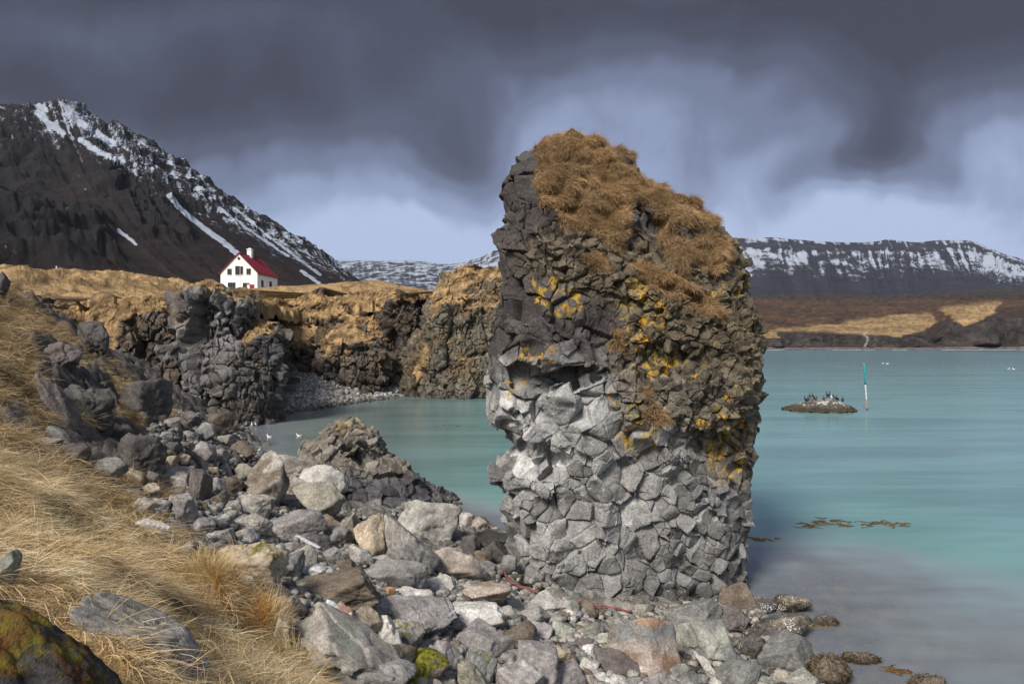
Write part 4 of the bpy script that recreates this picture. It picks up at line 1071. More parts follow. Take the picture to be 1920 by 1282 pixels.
# ------------------------------------------------------------------ boulders
PAL = dict(grey=(.175,.168,.160), beige=(.235,.212,.180), pale=(.30,.288,.262), white=(.43,.42,.405), brown=(.115,.092,.070), dark=(.068,.062,.060), lilac=(.215,.195,.195),
           pink=(.285,.225,.185), green=(.215,.225,.180), slate=(.145,.150,.145), orange=(.34,.185,.085), tan=(.275,.225,.165), olive=(.20,.185,.130), red=(.23,.10,.06), black=(.038,.035,.034), plum=(.10,.078,.075))
for k_ in PAL:   # one family of basalt: keep the tints slight
    m_ = sum(PAL[k_]) / 3; ds = .85 if k_ in ('orange', 'tan', 'brown') else .55
    PAL[k_] = tuple(min(.62, 1.22 * (m_ + ds * (c - m_) + b_ * m_)) for c, b_ in zip(PAL[k_], (.02, 0, -.02)))
BOXES = []; WEEDY_ROCKS = []
def place_rock(name, x0, x1, y0, y1, colr, label, group=None, cat='boulder', roll=0, ang=0.7, boxy=0.0, rough=0.05, cover=(0, 0, 0), seed=None, k=None, depth=0.85, Y=None, sink=0.10, top=None, side=None, flat=False, mat=None, pitted=0.0, moss_all=0.0, moss_bright=1.0, knob=0.0, weed=0):
    """roll 0: the rock fills the box x0..x1, y0..y1.  roll != 0: same, its long axis turned by roll degrees."""
    seed = seed if seed is not None else int(x0 * 31 + y1 * 17) % 100000
    r = np.random.default_rng(seed)
    if not roll and Y is None:
        gx, gy = (x1 - x0) * .09, (y1 - y0) * .09
        x0, x1, y0, y1 = x0 - gx, x1 + gx, y0 - gy * .5, y1 + gy
    w, h = x1 - x0, y1 - y0
    if k is None: k = 5 if max(w, h) > 62 else (4 if max(w, h) > 24 else 3)
    if max(w, h) > 150: k = 6
    D, Fc = boulder_shape(k, r, ang, boxy, rough * 1.2, knob=knob)
    # a random turn about the vertical, a small tip, then the long axis
    def R(ax, a):
        c, s = math.cos(a), math.sin(a)
        return np.array({'x': [[1,0,0],[0,c,-s],[0,s,c]], 'y': [[c,0,s],[0,1,0],[-s,0,c]], 'z': [[c,-s,0],[s,c,0],[0,0,1]]}[ax])
    D = D @ (R('z', r.uniform(0, 6.28)) @ R('x', r.normal(0, 0.35)) @ R('y', r.normal(0, 0.35))).T
    if roll:
        D = D * np.array([1.0, 0.42, 0.36]); D = D @ R('y', math.radians(roll)).T
    ex = np.ptp(D[:, 0]); ez = np.ptp(D[:, 2]); ey = np.ptp(D[:, 1])
    if Y is None:
        Yh = hit((x0 + x1) / 2, y1 - 0.04 * h)[0]
        Yw = (H + 0.04) * F / max(y1 - 0.04 * h - CY, 20)
        Yh = Yw if np.isnan(Yh) else min(Yh, Yw)
    else: Yh = Y
    dm = depth * (min(w, h) if roll else math.sqrt(w * h)) / F * Yh
    Yc = Yh + 0.36 * dm
    sx, sz = w / F * Yc / ex, h / F * Yc / ez
    V = (D - np.array([(D[:, 0].max() + D[:, 0].min()) / 2, D[:, 1].mean(), D[:, 2].min()])) * np.array([sx, dm / ey, sz])
    c0 = np.array(PAL[colr] if isinstance(colr, str) else colr)
    nz = fbm(D + r.uniform(0, 30, 3), 1.5, 4, 3)
    jitc = 1 + r.normal(0, 0.07)
    c = c0 * jitc * (1 + 0.22 * nz)[:, None]
    zr = (D[:, 2] - D[:, 2].min()) / ez
    if top is not None: c = lerp(c, np.array(PAL[top]) * (1 + 0.2 * nz)[:, None], sstep(0.55, 0.75, zr + 0.15 * nz))
    if side is not None: c = lerp(c, np.array(PAL[side] if isinstance(side, str) else side) * (1 + 0.25 * nz)[:, None], sstep(0.0, 0.4, fbm(D + 9, 0.9, 3, 8) + 0.1))
    if pitted: c = c * (1 - pitted * sstep(0.15, 0.4, noise(D, 9.0, 4)))[:, None]
    cov = np.zeros((len(D), 3)) + np.array([-0.22, -0.06, -0.10])
    cov[:, 0] += cover[0]; cov[:, 2] += cover[2]
    cov[:, 1] += cover[1] * (moss_all + (1 - moss_all) * sstep(0.35, 0.8, zr))
    cov = np.concatenate([cov, np.full((len(cov), 1), moss_bright)], 1)
    px_c = (x0 + x1) / 2
    gz = float(ground(((px_c - CX) / F * Yc), Yc))
    zb = H - (y1 - CY) / F * Yc - sink * h / F * Yc * 0.5
    loc = np.array([(px_c - CX) / F * Yc, Yc, zb])
    if loc[2] > gz + 0.02 and Y is None:
        V[:, 2] = np.where(V[:, 2] < 0.25 * sz * ez, V[:, 2] - (loc[2] - gz) * (1 - V[:, 2] / (0.25 * sz * ez)), V[:, 2])
    # wet, weed-dark foot near the tide line
    zw = V[:, 2] + loc[2]
    c = lerp(c, np.array([0.045, 0.040, 0.034]), sstep(0.22, 0.02, zw) * 0.75)
    o = mesh_obj(name, V, Fc, mat or ROCK, None, {'Col': c, 'Cover': cov})
    o.location = loc
    tag(o, label, cat, group)
    if weed: WEEDY_ROCKS.append((o, V, weed, loc))
    BOXES.append((x0, x1, y0, y1))
    return o
def B(*a, **k): return place_rock('boulder', *a, **k)
G1 = 'boulders of the rocky shore'
def bs(rows):
    for r in rows:
        kw = dict(r[6]) if len(r) > 6 else {}
        kw.setdefault('group', G1)
        B(*r[:6], **kw)
M = lambda **k: k
bs([
 # beside the water, behind
 (712,818,964,1072,'grey','big rough pitted boulder standing upright before the paler one at the water',M(ang=.55,rough=.06,pitted=.3,top='beige')),
 (745,857,930,1016,'pale','pale sloping boulder with a tiny green tuft between dark outcrop and pitted upright boulder',M(ang=.6,boxy=.2,rough=.05)),
 (794,898,1014,1087,'pink','pinkish faceted boulder sitting just beside the big rough pitted one',M(ang=.95,rough=.025)),
 (665,720,962,1042,'tan','tan knobbly boulder leaning on the big rough pitted one, olive stain at its foot',M(ang=.7)),
 (698,744,962,1009,'pale','cream wedge-shaped block tucked behind the tan knobbly boulder',M(ang=.9,boxy=.4)),
 (655,697,1020,1064,'pale','white speckled stone below the tan knobbly boulder',M(cover=(0,0,.2))),
 (686,792,1052,1108,'grey','smooth grey sloping slab below the pitted upright boulder',M(ang=.5,rough=.03)),
 (640,672,962,1022,'olive','dark olive boulder in the gap beside the tan knobbly one',M(cover=(0,.3,0))),
 (694,742,1040,1064,'pale','flat pale stone lying at the foot of the pitted upright boulder',{}),
 (754,798,1058,1098,'beige','cream stone peppered with small dark pits',M(pitted=.55)),
 (798,852,1074,1112,'pale','flat cream stone at the foot of the pinkish boulder',M(ang=.6)),
 (905,948,1012,1058,'dark','charcoal wedge with a notched top near the stack foot',M(ang=.95,boxy=.3)),
 (890,922,1030,1062,'brown','brown block just below the charcoal wedge',{}),
 (868,900,1000,1046,'dark','dark wet boulder at the edge of the narrow channel',M(ang=.6)),
 (888,962,993,1030,'black','long black weedy rock at the stack foot beside the channel',M(ang=.4,cover=(0,0,.25))),
 (940,968,1040,1075,'slate','speckled slate stone where the red hose begins',M(cover=(0,0,.3))),
 # middle
 (548,702,1072,1142,'brown','long brown boulder with mossy flat top and a dark hollow underneath',M(ang=.6,boxy=.5,cover=(0,.28,0))),
 (666,712,1088,1134,'pale','pale upright wedge at the end of the long brown mossy boulder',M(ang=.9)),
 (718,740,1098,1122,'orange','small orange block behind the flat white stones',M(boxy=.7,ang=.9)),
 (736,786,1098,1124,'white','flat white stone beside the small orange block',M(ang=.7)),
 (780,812,1104,1130,'white','white pitted stone touching the big lilac boulder',M(pitted=.3)),
 (706,846,1118,1196,'lilac','big rounded lilac grey boulder with a blue-grey flank',M(ang=.45,rough=.04,side='grey')),
 (654,710,1138,1202,'tan','tan trapezoid block beside the pale pyramid',M(ang=.95,boxy=.4,rough=.03)),
 (684,756,1150,1228,'pale','pale smooth pyramid-shaped boulder with a pointed top',M(ang=.95,rough=.02)),
 (602,660,1134,1192,'brown','reddish brown boulder capped by a pale flat chip',M(top='pale',side='red')),
 (728,792,1156,1216,'beige','beige rock with a cushion of bright moss on its side',M(cover=(0,.55,0))),
 (765,808,1150,1200,'brown','cracked brown rock leaning on the big lilac boulder',M(ang=.8)),
 (764,836,1216,1284,'brown','brown boulder under thick cushions of bright green moss',M(cover=(0,.75,0))),
 (752,800,1248,1300,'olive','low rock almost hidden by yellow moss at the bottom edge',M(cover=(0,.8,0))),
 (578,760,1232,1312,'grey','wide smooth weathered grey boulder at the bottom edge beside the grass',M(ang=.4,rough=.04)),
 (582,614,1206,1238,'lilac','small round purplish stone beside the pale diagonal slab',M(ang=.6)),
 (538,584,1206,1232,'grey','low grey stone beside the round purplish one',{}),
 (514,546,1150,1212,'tan','smooth tan slab standing on end at the grass edge',M(ang=.5,boxy=.6,rough=.02)),
 (690,772,1206,1264,'brown','rough brown boulder below the pale pyramid',M(ang=.7)),
 # towards the stack
 (858,952,1090,1136,'pink','pinkish tan wedge with dark ridge line below the pinkish boulder',M(ang=.95,side='tan')),
 (834,938,1128,1178,'white','long white boulder with grey end',M(ang=.5,rough=.05,side='pale')),
 (856,958,1170,1244,'lilac','flat-faced lilac block with a sharp dark edge',M(ang=1,boxy=.6,rough=.02)),
 (806,868,1196,1266,'lilac','smooth lilac slab standing beside the mossy brown boulder',M(ang=.9,boxy=.4,rough=.02)),
 (868,928,1204,1290,'slate','dark slate block with a yellow moss patch on top',M(ang=.9,boxy=.4,cover=(0,.42,0))),
 (860,910,1238,1300,'olive','crumbly mossy rock at the bottom edge below the dark slate block',M(cover=(0,.4,.1))),
 (940,1002,1166,1218,'brown','round brown boulder with fine cracks',M(ang=.35,rough=.03)),
 (994,1060,1108,1154,'pale','cream boulder with a dark hole in its top beside the hose',M(ang=.75)),
 (976,1030,1138,1176,'grey','grey speckled stone below the cream boulder with the hole',M(ang=.6)),
 (934,986,1118,1148,'grey','low grey wedge beside the pinkish tan wedge',M(ang=.9)),
 (976,1044,1198,1296,'lilac','tall lilac rock with streaked face',M(ang=.8,boxy=.3,rough=.03)),
 (926,1014,1242,1310,'lilac','flat block with its lit face coloured pale at the bottom edge beside the tall streaked rock',M(ang=1,boxy=.6,rough=.02,side='pale')),  # pale side tint puts the light on its face into the colour
 (1022,1078,1204,1248,'tan','tan rock with deep pits and folds',M(ang=.6,pitted=.4,rough=.08)),
 (1034,1094,1242,1300,'lilac','broad lilac boulder at the bottom edge below the pitted tan rock',M(ang=.6)),
 (1034,1078,1162,1202,'green','greenish wedge with one shaded face',M(ang=1)),
 (1086,1132,1164,1198,'green','greenish stone with a white speckled crust',M(cover=(0,0,.35))),
 (950,974,1200,1226,'lilac','small round lilac stone below the round brown boulder',M(ang=.4)),
 (1078,1112,1194,1218,'plum','low purple stone between the greenish ones',{}),
 (1090,1118,1208,1232,'white','small white block with a dark foot',M(boxy=.5,ang=.9)),
 (1120,1196,1212,1268,'plum','dark purple boulder at the foot of the large orange-brown one',M(ang=.6)),
 (1142,1266,1150,1266,'pink','large blocky boulder with an orange brown face and grey top',M(ang=.75,boxy=.6,rough=.04,top='slate',side=(.25,.165,.11),depth=.7)),
 (1252,1348,1120,1184,'slate','broad slate slab against the seaward foot of the stack',M(ang=.6,boxy=.3,cover=(0,0,.1))),
 (1276,1364,1158,1246,'green','big grey-green boulder with small dark holes',M(ang=.75,boxy=.3,rough=.04,side='slate')),
 (1300,1346,1214,1280,'pale','long pale stone leaning on the big grey-green boulder',M(roll=52,ang=.8)),
 (1192,1226,1130,1156,'olive','small olive pale stone at the end of the red hose',M(ang=.9)),
 (1258,1312,1244,1290,'slate','slate block with a green tinge at the bottom edge',M(ang=.95,side='green')),
 (1112,1146,1258,1290,'white','bright white stone at the bottom edge',M(ang=.8)),
 (1052,1086,1120,1152,'green','pale green pointed stone with the hose behind it',M(ang=.95)),
 (1090,1126,1126,1160,'brown','rounded brown stone just under the red hose',M(ang=.6)),
 (1150,1190,1140,1160,'green','flat greenish stone near the end of the red hose',{}),
 (1016,1056,1150,1172,'green','small pale green block below the cream boulder with the hole',M(boxy=.5)),
 # up the beach
 (320,366,926,990,'grey','grey pointed slab standing upright among small rubble',M(ang=.9,boxy=.3)),
 (292,366,874,932,'beige','pale brown slab with a straight sloping edge below the dark upright one',M(ang=.9,boxy=.4)),
 (362,392,876,946,'plum','tall dark upright slab beside the pale brown one',M(ang=.9,boxy=.6)),
 (450,510,922,972,'beige','rough cracked beige boulder in front of the pillar-like brown rock',M(ang=.6,rough=.08)),
 (388,442,962,1002,'slate','slate green block with one white corner',M(ang=.9,side='pale')),
 (434,504,962,1004,'beige','beige lumpy boulder beside the slate green block',M(ang=.6)),
 (490,604,956,1014,'lilac','wide purple-grey pitted boulder sloping to the pale driftwood',M(ang=.5,pitted=.4)),
 (412,524,1016,1092,'tan','tan boulder with a bright moss stripe and a crumbling cracked base',M(ang=.55,boxy=.5,cover=(0,.50,0),rough=.09)),
 (502,564,1036,1094,'slate','dark sharp boulder edged with green moss',M(ang=.85,cover=(0,.35,0))),
 (376,418,1014,1052,'grey','rounded grey stone at the top of the straw-coloured grass',M(ang=.6)),
 (556,642,916,988,'olive','olive brown boulder with a deep dark hollow below',M(ang=.75,sink=-.3)),
 (453,494,902,934,'grey','angular stone with a light top and dark side in front of the pillar-like rock',M(ang=1,boxy=.4)),
 (528,582,894,942,'pink','square pinkish brown block',M(ang=1,boxy=.9,rough=.03)),
 (412,458,892,934,'brown','speckled dark brown boulder with a hollow side',M(rough=.08)),
 (258,312,970,1002,'white','white mottled stone at the edge of the grass',M(cover=(0,0,.2))),
 (442,478,1076,1104,'white','white stone with a blue-grey shadowy crease at the grass edge',{}),
 (474,522,1074,1100,'pale','pale stone with a spot of moss beside the white one',M(cover=(0,.25,0))),
 (528,562,1014,1038,'grey','small sharp grey block above the dark mossy boulder',M(ang=1,boxy=.8)),
 (544,592,1018,1064,'beige','greyish beige boulder under the small sharp block',{}),
 (556,608,1056,1088,'white','white speckled stone behind the long brown boulder',M(cover=(0,0,.3))),
 (328,370,1012,1044,'grey','blue-grey rounded stone amid the grass fringe',M(ang=.5)),
 (560,640,960,1000,'brown','brown flat rock bearing the pale driftwood',M(ang=.5,sink=.2)),
 (354,402,826,872,'lilac','big rounded light block perched above a black gap',M(ang=.7,boxy=.4)),
 (430,478,826,864,'brown','brown craggy boulder on the waterline',M(rough=.08)),
 (470,538,846,948,'brown','tall rough pillar-like brown rock at the cove edge',M(ang=.55,rough=.08,pitted=.3,side='beige')),
 (512,602,846,904,'beige','broad rough beige boulder against the dark outcrop',M(ang=.5,rough=.07,pitted=.3)),
 (560,640,870,930,'pale','pale weathered boulder on the flank of the dark outcrop',M(ang=.5,rough=.05)),
 (440,478,868,902,'olive','olive boulder with a dark hollow behind the rough pillar-like rock',{}),
 (384,442,770,822,'brown','large brown boulder with an orange lichen spot at the far water edge',M(rough=.08,cover=(.35,0,0))),
 (362,402,790,826,'grey','grey-green boulder with a moss spot beside the large far brown one',M(cover=(0,.2,0))),
 (338,372,770,796,'plum','plum boulder high in the far rubble',{}),
 (322,368,806,832,'grey','flat layered grey slab in the far rubble',M(boxy=.6)),
 # up the grass slope
 (226,306,808,890,'dark','big dark craggy boulder embedded in the grass slope',M(ang=.6,rough=.09,boxy=.3,knob=.06)),
 (74,150,684,800,'plum','long grey weathered slab lying down the grass slope',M(roll=58,ang=.5,rough=.09,sink=.4,knob=.05)),
 (126,208,698,790,'dark','dark pitted boulder beside the long weathered slab',M(ang=.6,rough=.10,pitted=.4,sink=.5,knob=.07)),
 (188,212,756,790,'slate','small smooth blue-grey stone tucked under the dark pitted boulder',M(boxy=.5)),
 (232,312,692,778,'dark','dark square block with a mossy top jutting from the grass slope',M(ang=.8,boxy=.7,rough=.08,sink=.4,knob=.04,cover=(0,.25,0))),
 (82,134,796,832,'slate','tilted grey-green slab on the grass',M(roll=25,ang=.95)),
 (68,118,818,838,'grey','thin grey slab below the tilted grey-green one',{}),
 (152,232,858,900,'grey','blocky grey boulder with a stalk of grass before it',M(ang=.8,boxy=.4)),
 (110,160,830,866,'plum','plum grey rock below the tilted slabs',{}),
 (-20,26,1034,1108,'green','pale greenish boulder at the picture edge above the mossy black rock',M(ang=.4,rough=.03)),
 (88,150,640,690,'plum','shadowed ledge of dark rock under the turf high on the slope',M(ang=.6,rough=.08)),
 (150,205,600,660,'dark','dark crag breaking the turf near the top of the slope',M(ang=.6,rough=.09)),
 (-12,18,506,560,'dark','dark upright knob on the skyline at the top of the slope',M(ang=.5,rough=.1,Y=27)),
])
# long slabs
B(552,772,1140,1312,'beige','long pale greenish slab lying diagonally with a straight upper edge',roll=37,ang=.95,boxy=.7,rough=.035,depth=1.1,sink=0,side='green',group=G1)
B(150,402,1076,1256,'grey','long speckled grey slab half buried in the straw-coloured grass',roll=31,ang=.6,boxy=.4,rough=.07,depth=.8,sink=.5,group=G1,seed=5,side='olive',pitted=.3)
B(-200,262,1104,1470,'black','black rock covered in brown and yellow moss, closest to the viewer',roll=30,ang=.4,rough=.10,knob=.07,depth=1.1,sink=0,cover=(0,.58,.3),moss_all=.9,moss_bright=.0,Y=2.55,seed=14,group=G1)
# tide-edge rocks, weedy and barnacled
G2 = 'barnacled rocks at the tide edge'
for a in [
 (1424,1526,1188,1264,'slate','big smooth rounded slate boulder ringed with white barnacles',M(ang=.5,boxy=.3,rough=.025,cover=(0,0,.1))),
 (1348,1408,1086,1142,'brown','brown triangular boulder propped against the seaward foot of the stack',M(ang=.9,cover=(0,.1,.1))),
 (1394,1452,1116,1148,'dark','weedy rock crusted white just seaward of the brown triangle',M(cover=(0,0,.6))),
 (1448,1512,1112,1150,'dark','rounded rock with a white barnacle band and a cap of weed, out in the water',M(ang=.3,cover=(0,0,.62),top='brown',weed=900)),
 (1342,1404,1138,1190,'plum','purple grey boulder with weed between slate slab and barnacled rocks',M(ang=.4)),
 (1398,1512,1148,1204,'dark','wide rock thick with barnacles and brown weed',M(ang=.3,rough=.08,cover=(0,0,.6),side='brown',weed=1500)),
 (1516,1566,1152,1176,'brown','small brown weedy rock alone in the water',M(ang=.2,rough=.09,weed=900)),
 (1522,1594,1224,1290,'brown','brown weedy rock beside the big slate boulder',M(ang=.3,rough=.1,cover=(0,0,.3),weed=1600)),
 (1588,1644,1222,1248,'brown','flat brown weed-covered rock just above the water',M(ang=.2,rough=.1,weed=1000)),
 (1702,1768,1262,1310,'brown','weedy rock alone at the bottom edge of the bay',M(ang=.3,rough=.1,weed=1200)),
 (1384,1434,1188,1238,'dark','dark weedy rock wedged beside the big slate boulder',M(cover=(0,0,.4),weed=1100)),
 (1352,1424,1236,1296,'slate','speckled wet stone at the bottom edge beside the slate boulder',M(cover=(0,0,.3))),
 (1470,1530,1256,1300,'green','pale stones ringed by barnacles at the bottom edge',M(cover=(0,0,.5))),
]:
    kw = dict(a[6]); 
    place_rock('tide_rock', *a[:6], group=G2, cat='rock', **kw)

# ------------------------------------------------------------------ the dark outcrop in the cove
prof = [(790,624,660),(798,606,676),(812,592,698),(832,572,712),(850,567,716),(870,560,742),(890,558,768),(910,566,792),(928,580,826),(945,592,856),(962,604,884),(985,615,912),(1005,615,920)]
V, th, rows = loft(prof, [(790,25.6),(1005,24.6)], [(790,.5),(830,1.4),(900,2.0),(1005,2.6)], 520, 300, front=2.4, expo=2.4)
N0 = grid_normals(V, True)
V = V + N0 * (0.25 * fbm(V, 0.5, 4, 601))[..., None]
N0 = grid_normals(V, True)
d1, t1, e1, r1 = blocks(V, N0, 0.40, 0.14, 0.45, 0.13, 602, crack_w=0.05)
d2, t2, e2, r2 = blocks(V, N0, 0.62, 0.10, 0.42, 0.09, 603, crack_w=0.05)
d3, _, _, _ = blocks(V, N0, 1.3, 0.16, 0.5, 0.05, 606, crack_w=0.04)
d1 = d1 + 0.35 * d3; d2 = d2 + 0.35 * d3
px, py = bearing(V)
low = sstep(875, 905, py + 0.25 * (640 - px) * 0 - 0.35 * (700 - px) * 0 + 12 * noise(V, 0.8, 604))
V2 = V + N0 * (d1 * (1 - low) + d2 * low * 0.9 + 0.03 * fbm(V, 3.0, 3, 605))[..., None]
tone = t1 * (1 - low) + t2 * low
c = np.array([0.165, 0.148, 0.125]) * (0.65 + 0.7 * tone)[..., None]
c = lerp(c, np.array([0.070, 0.068, 0.074]) * (0.75 + 0.5 * tone)[..., None], low)
c = lerp(c, np.array([0.045, 0.04, 0.033]), sstep(0.4, 0.1, V[..., 2]) * 0.7)
cov = np.zeros(V.shape); cov[..., 0] = np.where(py < 850, 0.38 * sstep(560, 640, px) * sstep(850, 800, py) * 1.6, -0.25); cov[..., 1] = -0.05; cov[..., 2] = 0.02 + 0.35 * sstep(780, 860, px)
oc = build_loft('rock_outcrop', V2 - np.array([-6.0, 25, 0]), ROCK, {'Col': c.reshape(-1, 3), 'Cover': cov.reshape(-1, 3)})
oc.location = (-6.0, 25, 0)
tag(oc, 'ridge of dark jointed rock running into the cove, orange lichen at its top', 'rock outcrop')

# ------------------------------------------------------------------ small stones between the boulders
zone = [(300,785),(440,775),(445,830),(470,850),(520,900),(560,940),(660,970),(860,965),(950,1015),(962,1090),(1150,1150),(1390,1140),(1470,1200),(1540,1300),(592,1300),(520,1190),(470,1085),(330,1030),(250,965),(240,880),(290,840)]
cand = np.stack([rng.uniform(230, 1545, 60000), rng.uniform(770, 1300, 60000)], -1)
cand = cand[sdpoly(cand[:, 0], cand[:, 1], zone) > 0]
HOSE = [(946,1072),(950,1082),(960,1092),(975,1099),(990,1104),(1012,1112),(1030,1117),(1050,1121),(1070,1125),(1090,1129),(1110,1132),(1130,1136),(1155,1140),(1184,1146)]
hose_ = np.array(HOSE, float)
bx = np.array(BOXES)
kept = []
small_n = 0
cols_up = ['brown','beige','grey','plum','grey','tan','dark','lilac']; cols_dn = ['grey','green','pale','slate','beige','lilac','green','pink','white','grey']
sizes = np.concatenate([rng.uniform(24, 36, 60), rng.uniform(16, 25, 125)])
ki = 0
kp = np.zeros((0, 3))
for (x, y) in cand:
    if ki >= len(sizes): break
    s = sizes[ki] * (0.75 if y < 900 else 1.0)
    ov = ((np.abs(x - (bx[:, 0] + bx[:, 1]) / 2) < (bx[:, 1] - bx[:, 0]) / 2 * 0.9 + s * .15) & (np.abs(y - (bx[:, 2] + bx[:, 3]) / 2) < (bx[:, 3] - bx[:, 2]) / 2 * 0.9 + s * .15)).any()
    if ov: continue
    if (np.hypot(hose_[:, 0] - x, (hose_[:, 1] - y) * 1.0) < 14 + s * .5).any(): continue
    if len(kp) and (np.hypot(kp[:, 0] - x, kp[:, 1] - y) < (kp[:, 2] + s) * 0.46).any(): continue
    kp = np.concatenate([kp, [[x, y, s]]]); ki += 1
n_bx = len(BOXES)
for i, (x, y, s) in enumerate(kp):
    cl = (cols_dn if (x > 700 and y > 980) else cols_up)[rng.integers(0, 8 if not (x > 700 and y > 980) else 10)]
    near_hose = 940 < x < 1200 and y < 1160
    lab, grp = {True: ('small loose stone lying between boulders on the upper rubble', 'small stones of the upper rubble'),
                False: ('small loose stone lying between boulders of the beach in front of the stack', 'small stones of the beach')}[bool(y < 1010 or x < 620)]
    place_rock('stone', x - s * .6, x + s * .6, y - s * .75, y + s * .25, cl, lab, group=grp, cat='stone', ang=rng.uniform(.5, .95), boxy=rng.uniform(0, .5), k=3 if s < 20 else 4, seed=int(rng.integers(1e6)), cover=(0, .06, .02))

# ------------------------------------------------------------------ shingle: countless little stones
Ys = rng.uniform(9, 42, 90000) ; pxs = rng.uniform(200, 1600, 90000)
Ys = 9.5 * (42 / 9.5) ** rng.uniform(0, 1, 90000)
X = (pxs - CX) / F * Ys
z = ground(X, Ys); g = grassy(X, Ys)
ok = (g < 0.25) & (z > -0.12) & (z < 3.6)
qx, qy = bearing(np.stack([X, Ys, z], -1))
for hx_, hy_ in HOSE: ok &= np.hypot(qx - hx_, qy - hy_) > 11
ok &= (sdpoly(qx, qy, zone) > -12)
X, Ys, z = X[ok][:15000], Ys[ok][:15000], z[ok][:15000]
base_shapes = [boulder_shape(2, np.random.default_rng(900 + i), 0.7, 0.3, 0.05) for i in range(24)]
PV, PF, PC = [], [], []; off = 0
palette = [np.array(PAL[k]) for k in ('grey','slate','green','beige','dark','lilac','pale','brown')]
n_s = len(X)
szs = 0.030 + 0.085 * rng.random(n_s) ** 2.2 + 0.0016 * Ys
for i in range(n_s):
    Vb, Fb = base_shapes[i % 24]
    a = rng.uniform(0, 6.28); ca, sa = math.cos(a), math.sin(a)
    sc = szs[i] * rng.uniform(0.7, 1.25, 3) * np.array([1, 1, .75])
    W = Vb * sc
    W = np.stack([W[:, 0] * ca - W[:, 1] * sa, W[:, 0] * sa + W[:, 1] * ca, W[:, 2]], -1) + np.array([X[i], Ys[i], z[i] + szs[i] * .35])
    up = Ys[i] > 17
    cc = palette[rng.integers(0, 8)] * rng.uniform(0.7, 1.15) * (0.72 if up else 1.0)
    PV.append(W); PF.append(Fb + off); PC.append(np.broadcast_to(cc, W.shape)); off += len(W)
PV = np.concatenate(PV)
sh_ = mesh_obj('shingle', PV, np.concatenate(PF), ROCK, None, {'Col': np.concatenate(PC), 'Cover': np.zeros(PV.shape) + np.array([-0.3, -0.15, -0.05])})
tag(sh_, 'fine shingle and rubble filling the gaps between the boulders', kind='stuff')

# pebbles of the cove beach
r = np.random.default_rng(77)
PV, PF, PC = [], [], []; off = 0
bx_ = r.uniform(-27, -8, 14000); by_ = r.uniform(54, 90, 14000)
wl_ = np.interp(bx_, [-22, -20, -18.5, -17, -15, -13.5, -11.6, -8], [50, 54, 57, 61, 66.5, 70, 74.5, 80])
ok = by_ > wl_ + .1
for i in np.flatnonzero(ok)[:6500]:
    Vb, Fb = base_shapes[i % 24]; s = .07 + .2 * r.random() ** 1.6
    W = Vb * s * r.uniform(.75, 1.25, 3)
    W = W + np.array([bx_[i], by_[i], float(bgz(bx_[i], by_[i])) + s * .3])
    PV.append(W); PF.append(Fb + off); PC.append(np.broadcast_to(np.array([(.26,.25,.24),(.20,.19,.185),(.33,.32,.31),(.15,.14,.135),(.23,.22,.19)][i % 5]) * (0.45 if by_[i] < wl_[i] + 1.5 else 1.0) * r.uniform(.8, 1.2), W.shape)); off += len(W)
PV = np.concatenate(PV)
tag(mesh_obj('beach_pebbles', PV, np.concatenate(PF), CLIFF, None, {'Col': np.concatenate(PC), 'Cover': np.zeros(PV.shape) - .3}), 'grey pebbles strewn over the beach at the head of the cove', kind='stuff')
# ------------------------------------------------------------------ dry grass
def blades(name, R, Nn, dirv, length, width, lift, droop, colr, mat=STRAW, parent=None, seg=5, seed=1, origin=None, curl=0.25, reach=1.0):
    """ribbon blades rooted at R: they rise along Nn, lean along dirv and sag"""
    r = np.random.default_rng(seed)
    n = len(R)
    t = np.linspace(0, 1, seg)[None, :, None]
    L = length[:, None, None]
    dv = dirv / (np.linalg.norm(dirv, axis=1, keepdims=True) + 1e-9)
    side0 = np.cross(dv, Nn); side0 /= np.linalg.norm(side0, axis=1, keepdims=True) + 1e-9
    cu = (r.normal(0, curl, n))[:, None, None]
    P = R[:, None] + L * (Nn[:, None] * (lift[:, None, None] * (t - droop[:, None, None] * t * t)) + dv[:, None] * reach * t * (0.45 + 0.55 * t) + side0[:, None] * cu * t * t)
    phi = r.uniform(0, math.pi, n)
    sd = side0 * np.cos(phi)[:, None] + Nn * np.sin(phi)[:, None]
    wprof = np.array([1.0, 0.95, 0.8, 0.55, 0.08])[:seg] if seg == 5 else np.linspace(1, 0.1, seg)
    off = sd[:, None] * (width[:, None] * wprof[None])[..., None] * 0.5
    V = np.stack([P - off, P + off], 2).reshape(n * seg * 2, 3)
    if origin is not None: V = V - np.asarray(origin)
    b = (np.arange(n) * seg * 2)[:, None]; k = np.arange(seg - 1)[None] * 2
    Fc = np.stack([b + k, b + k + 1, b + k + 3, b + k + 2], -1).reshape(-1, 4)
    shade = np.linspace(0.86, 1.1, seg)[None, :, None, None]
    C = (colr[:, None, None] * shade) * np.ones((1, 1, 2, 1))
    return mesh_obj(name, V, Fc, mat, parent, {'Col': C.reshape(-1, 3)})

def straw_cols(n, r, P, warm=0.0, bright=1.0):
    pal = np.array([(.58,.46,.28),(.67,.56,.38),(.48,.355,.19),(.73,.63,.46),(.37,.26,.13),(.55,.42,.23)])
    c = pal[r.integers(0, len(pal), n)] * r.uniform(0.8, 1.12, (n, 1))
    w = sstep(-0.3, 0.5, fbm(P, 0.9, 3, 701))[:, None]
    c = c * (1 - 0.30 * w) + np.array([.40, .27, .12]) * 0.30 * w
    c = c * (1 - warm) + np.array([.36, .215, .08]) * r.uniform(.6, 1.2, (n, 1)) * warm
    return c * bright

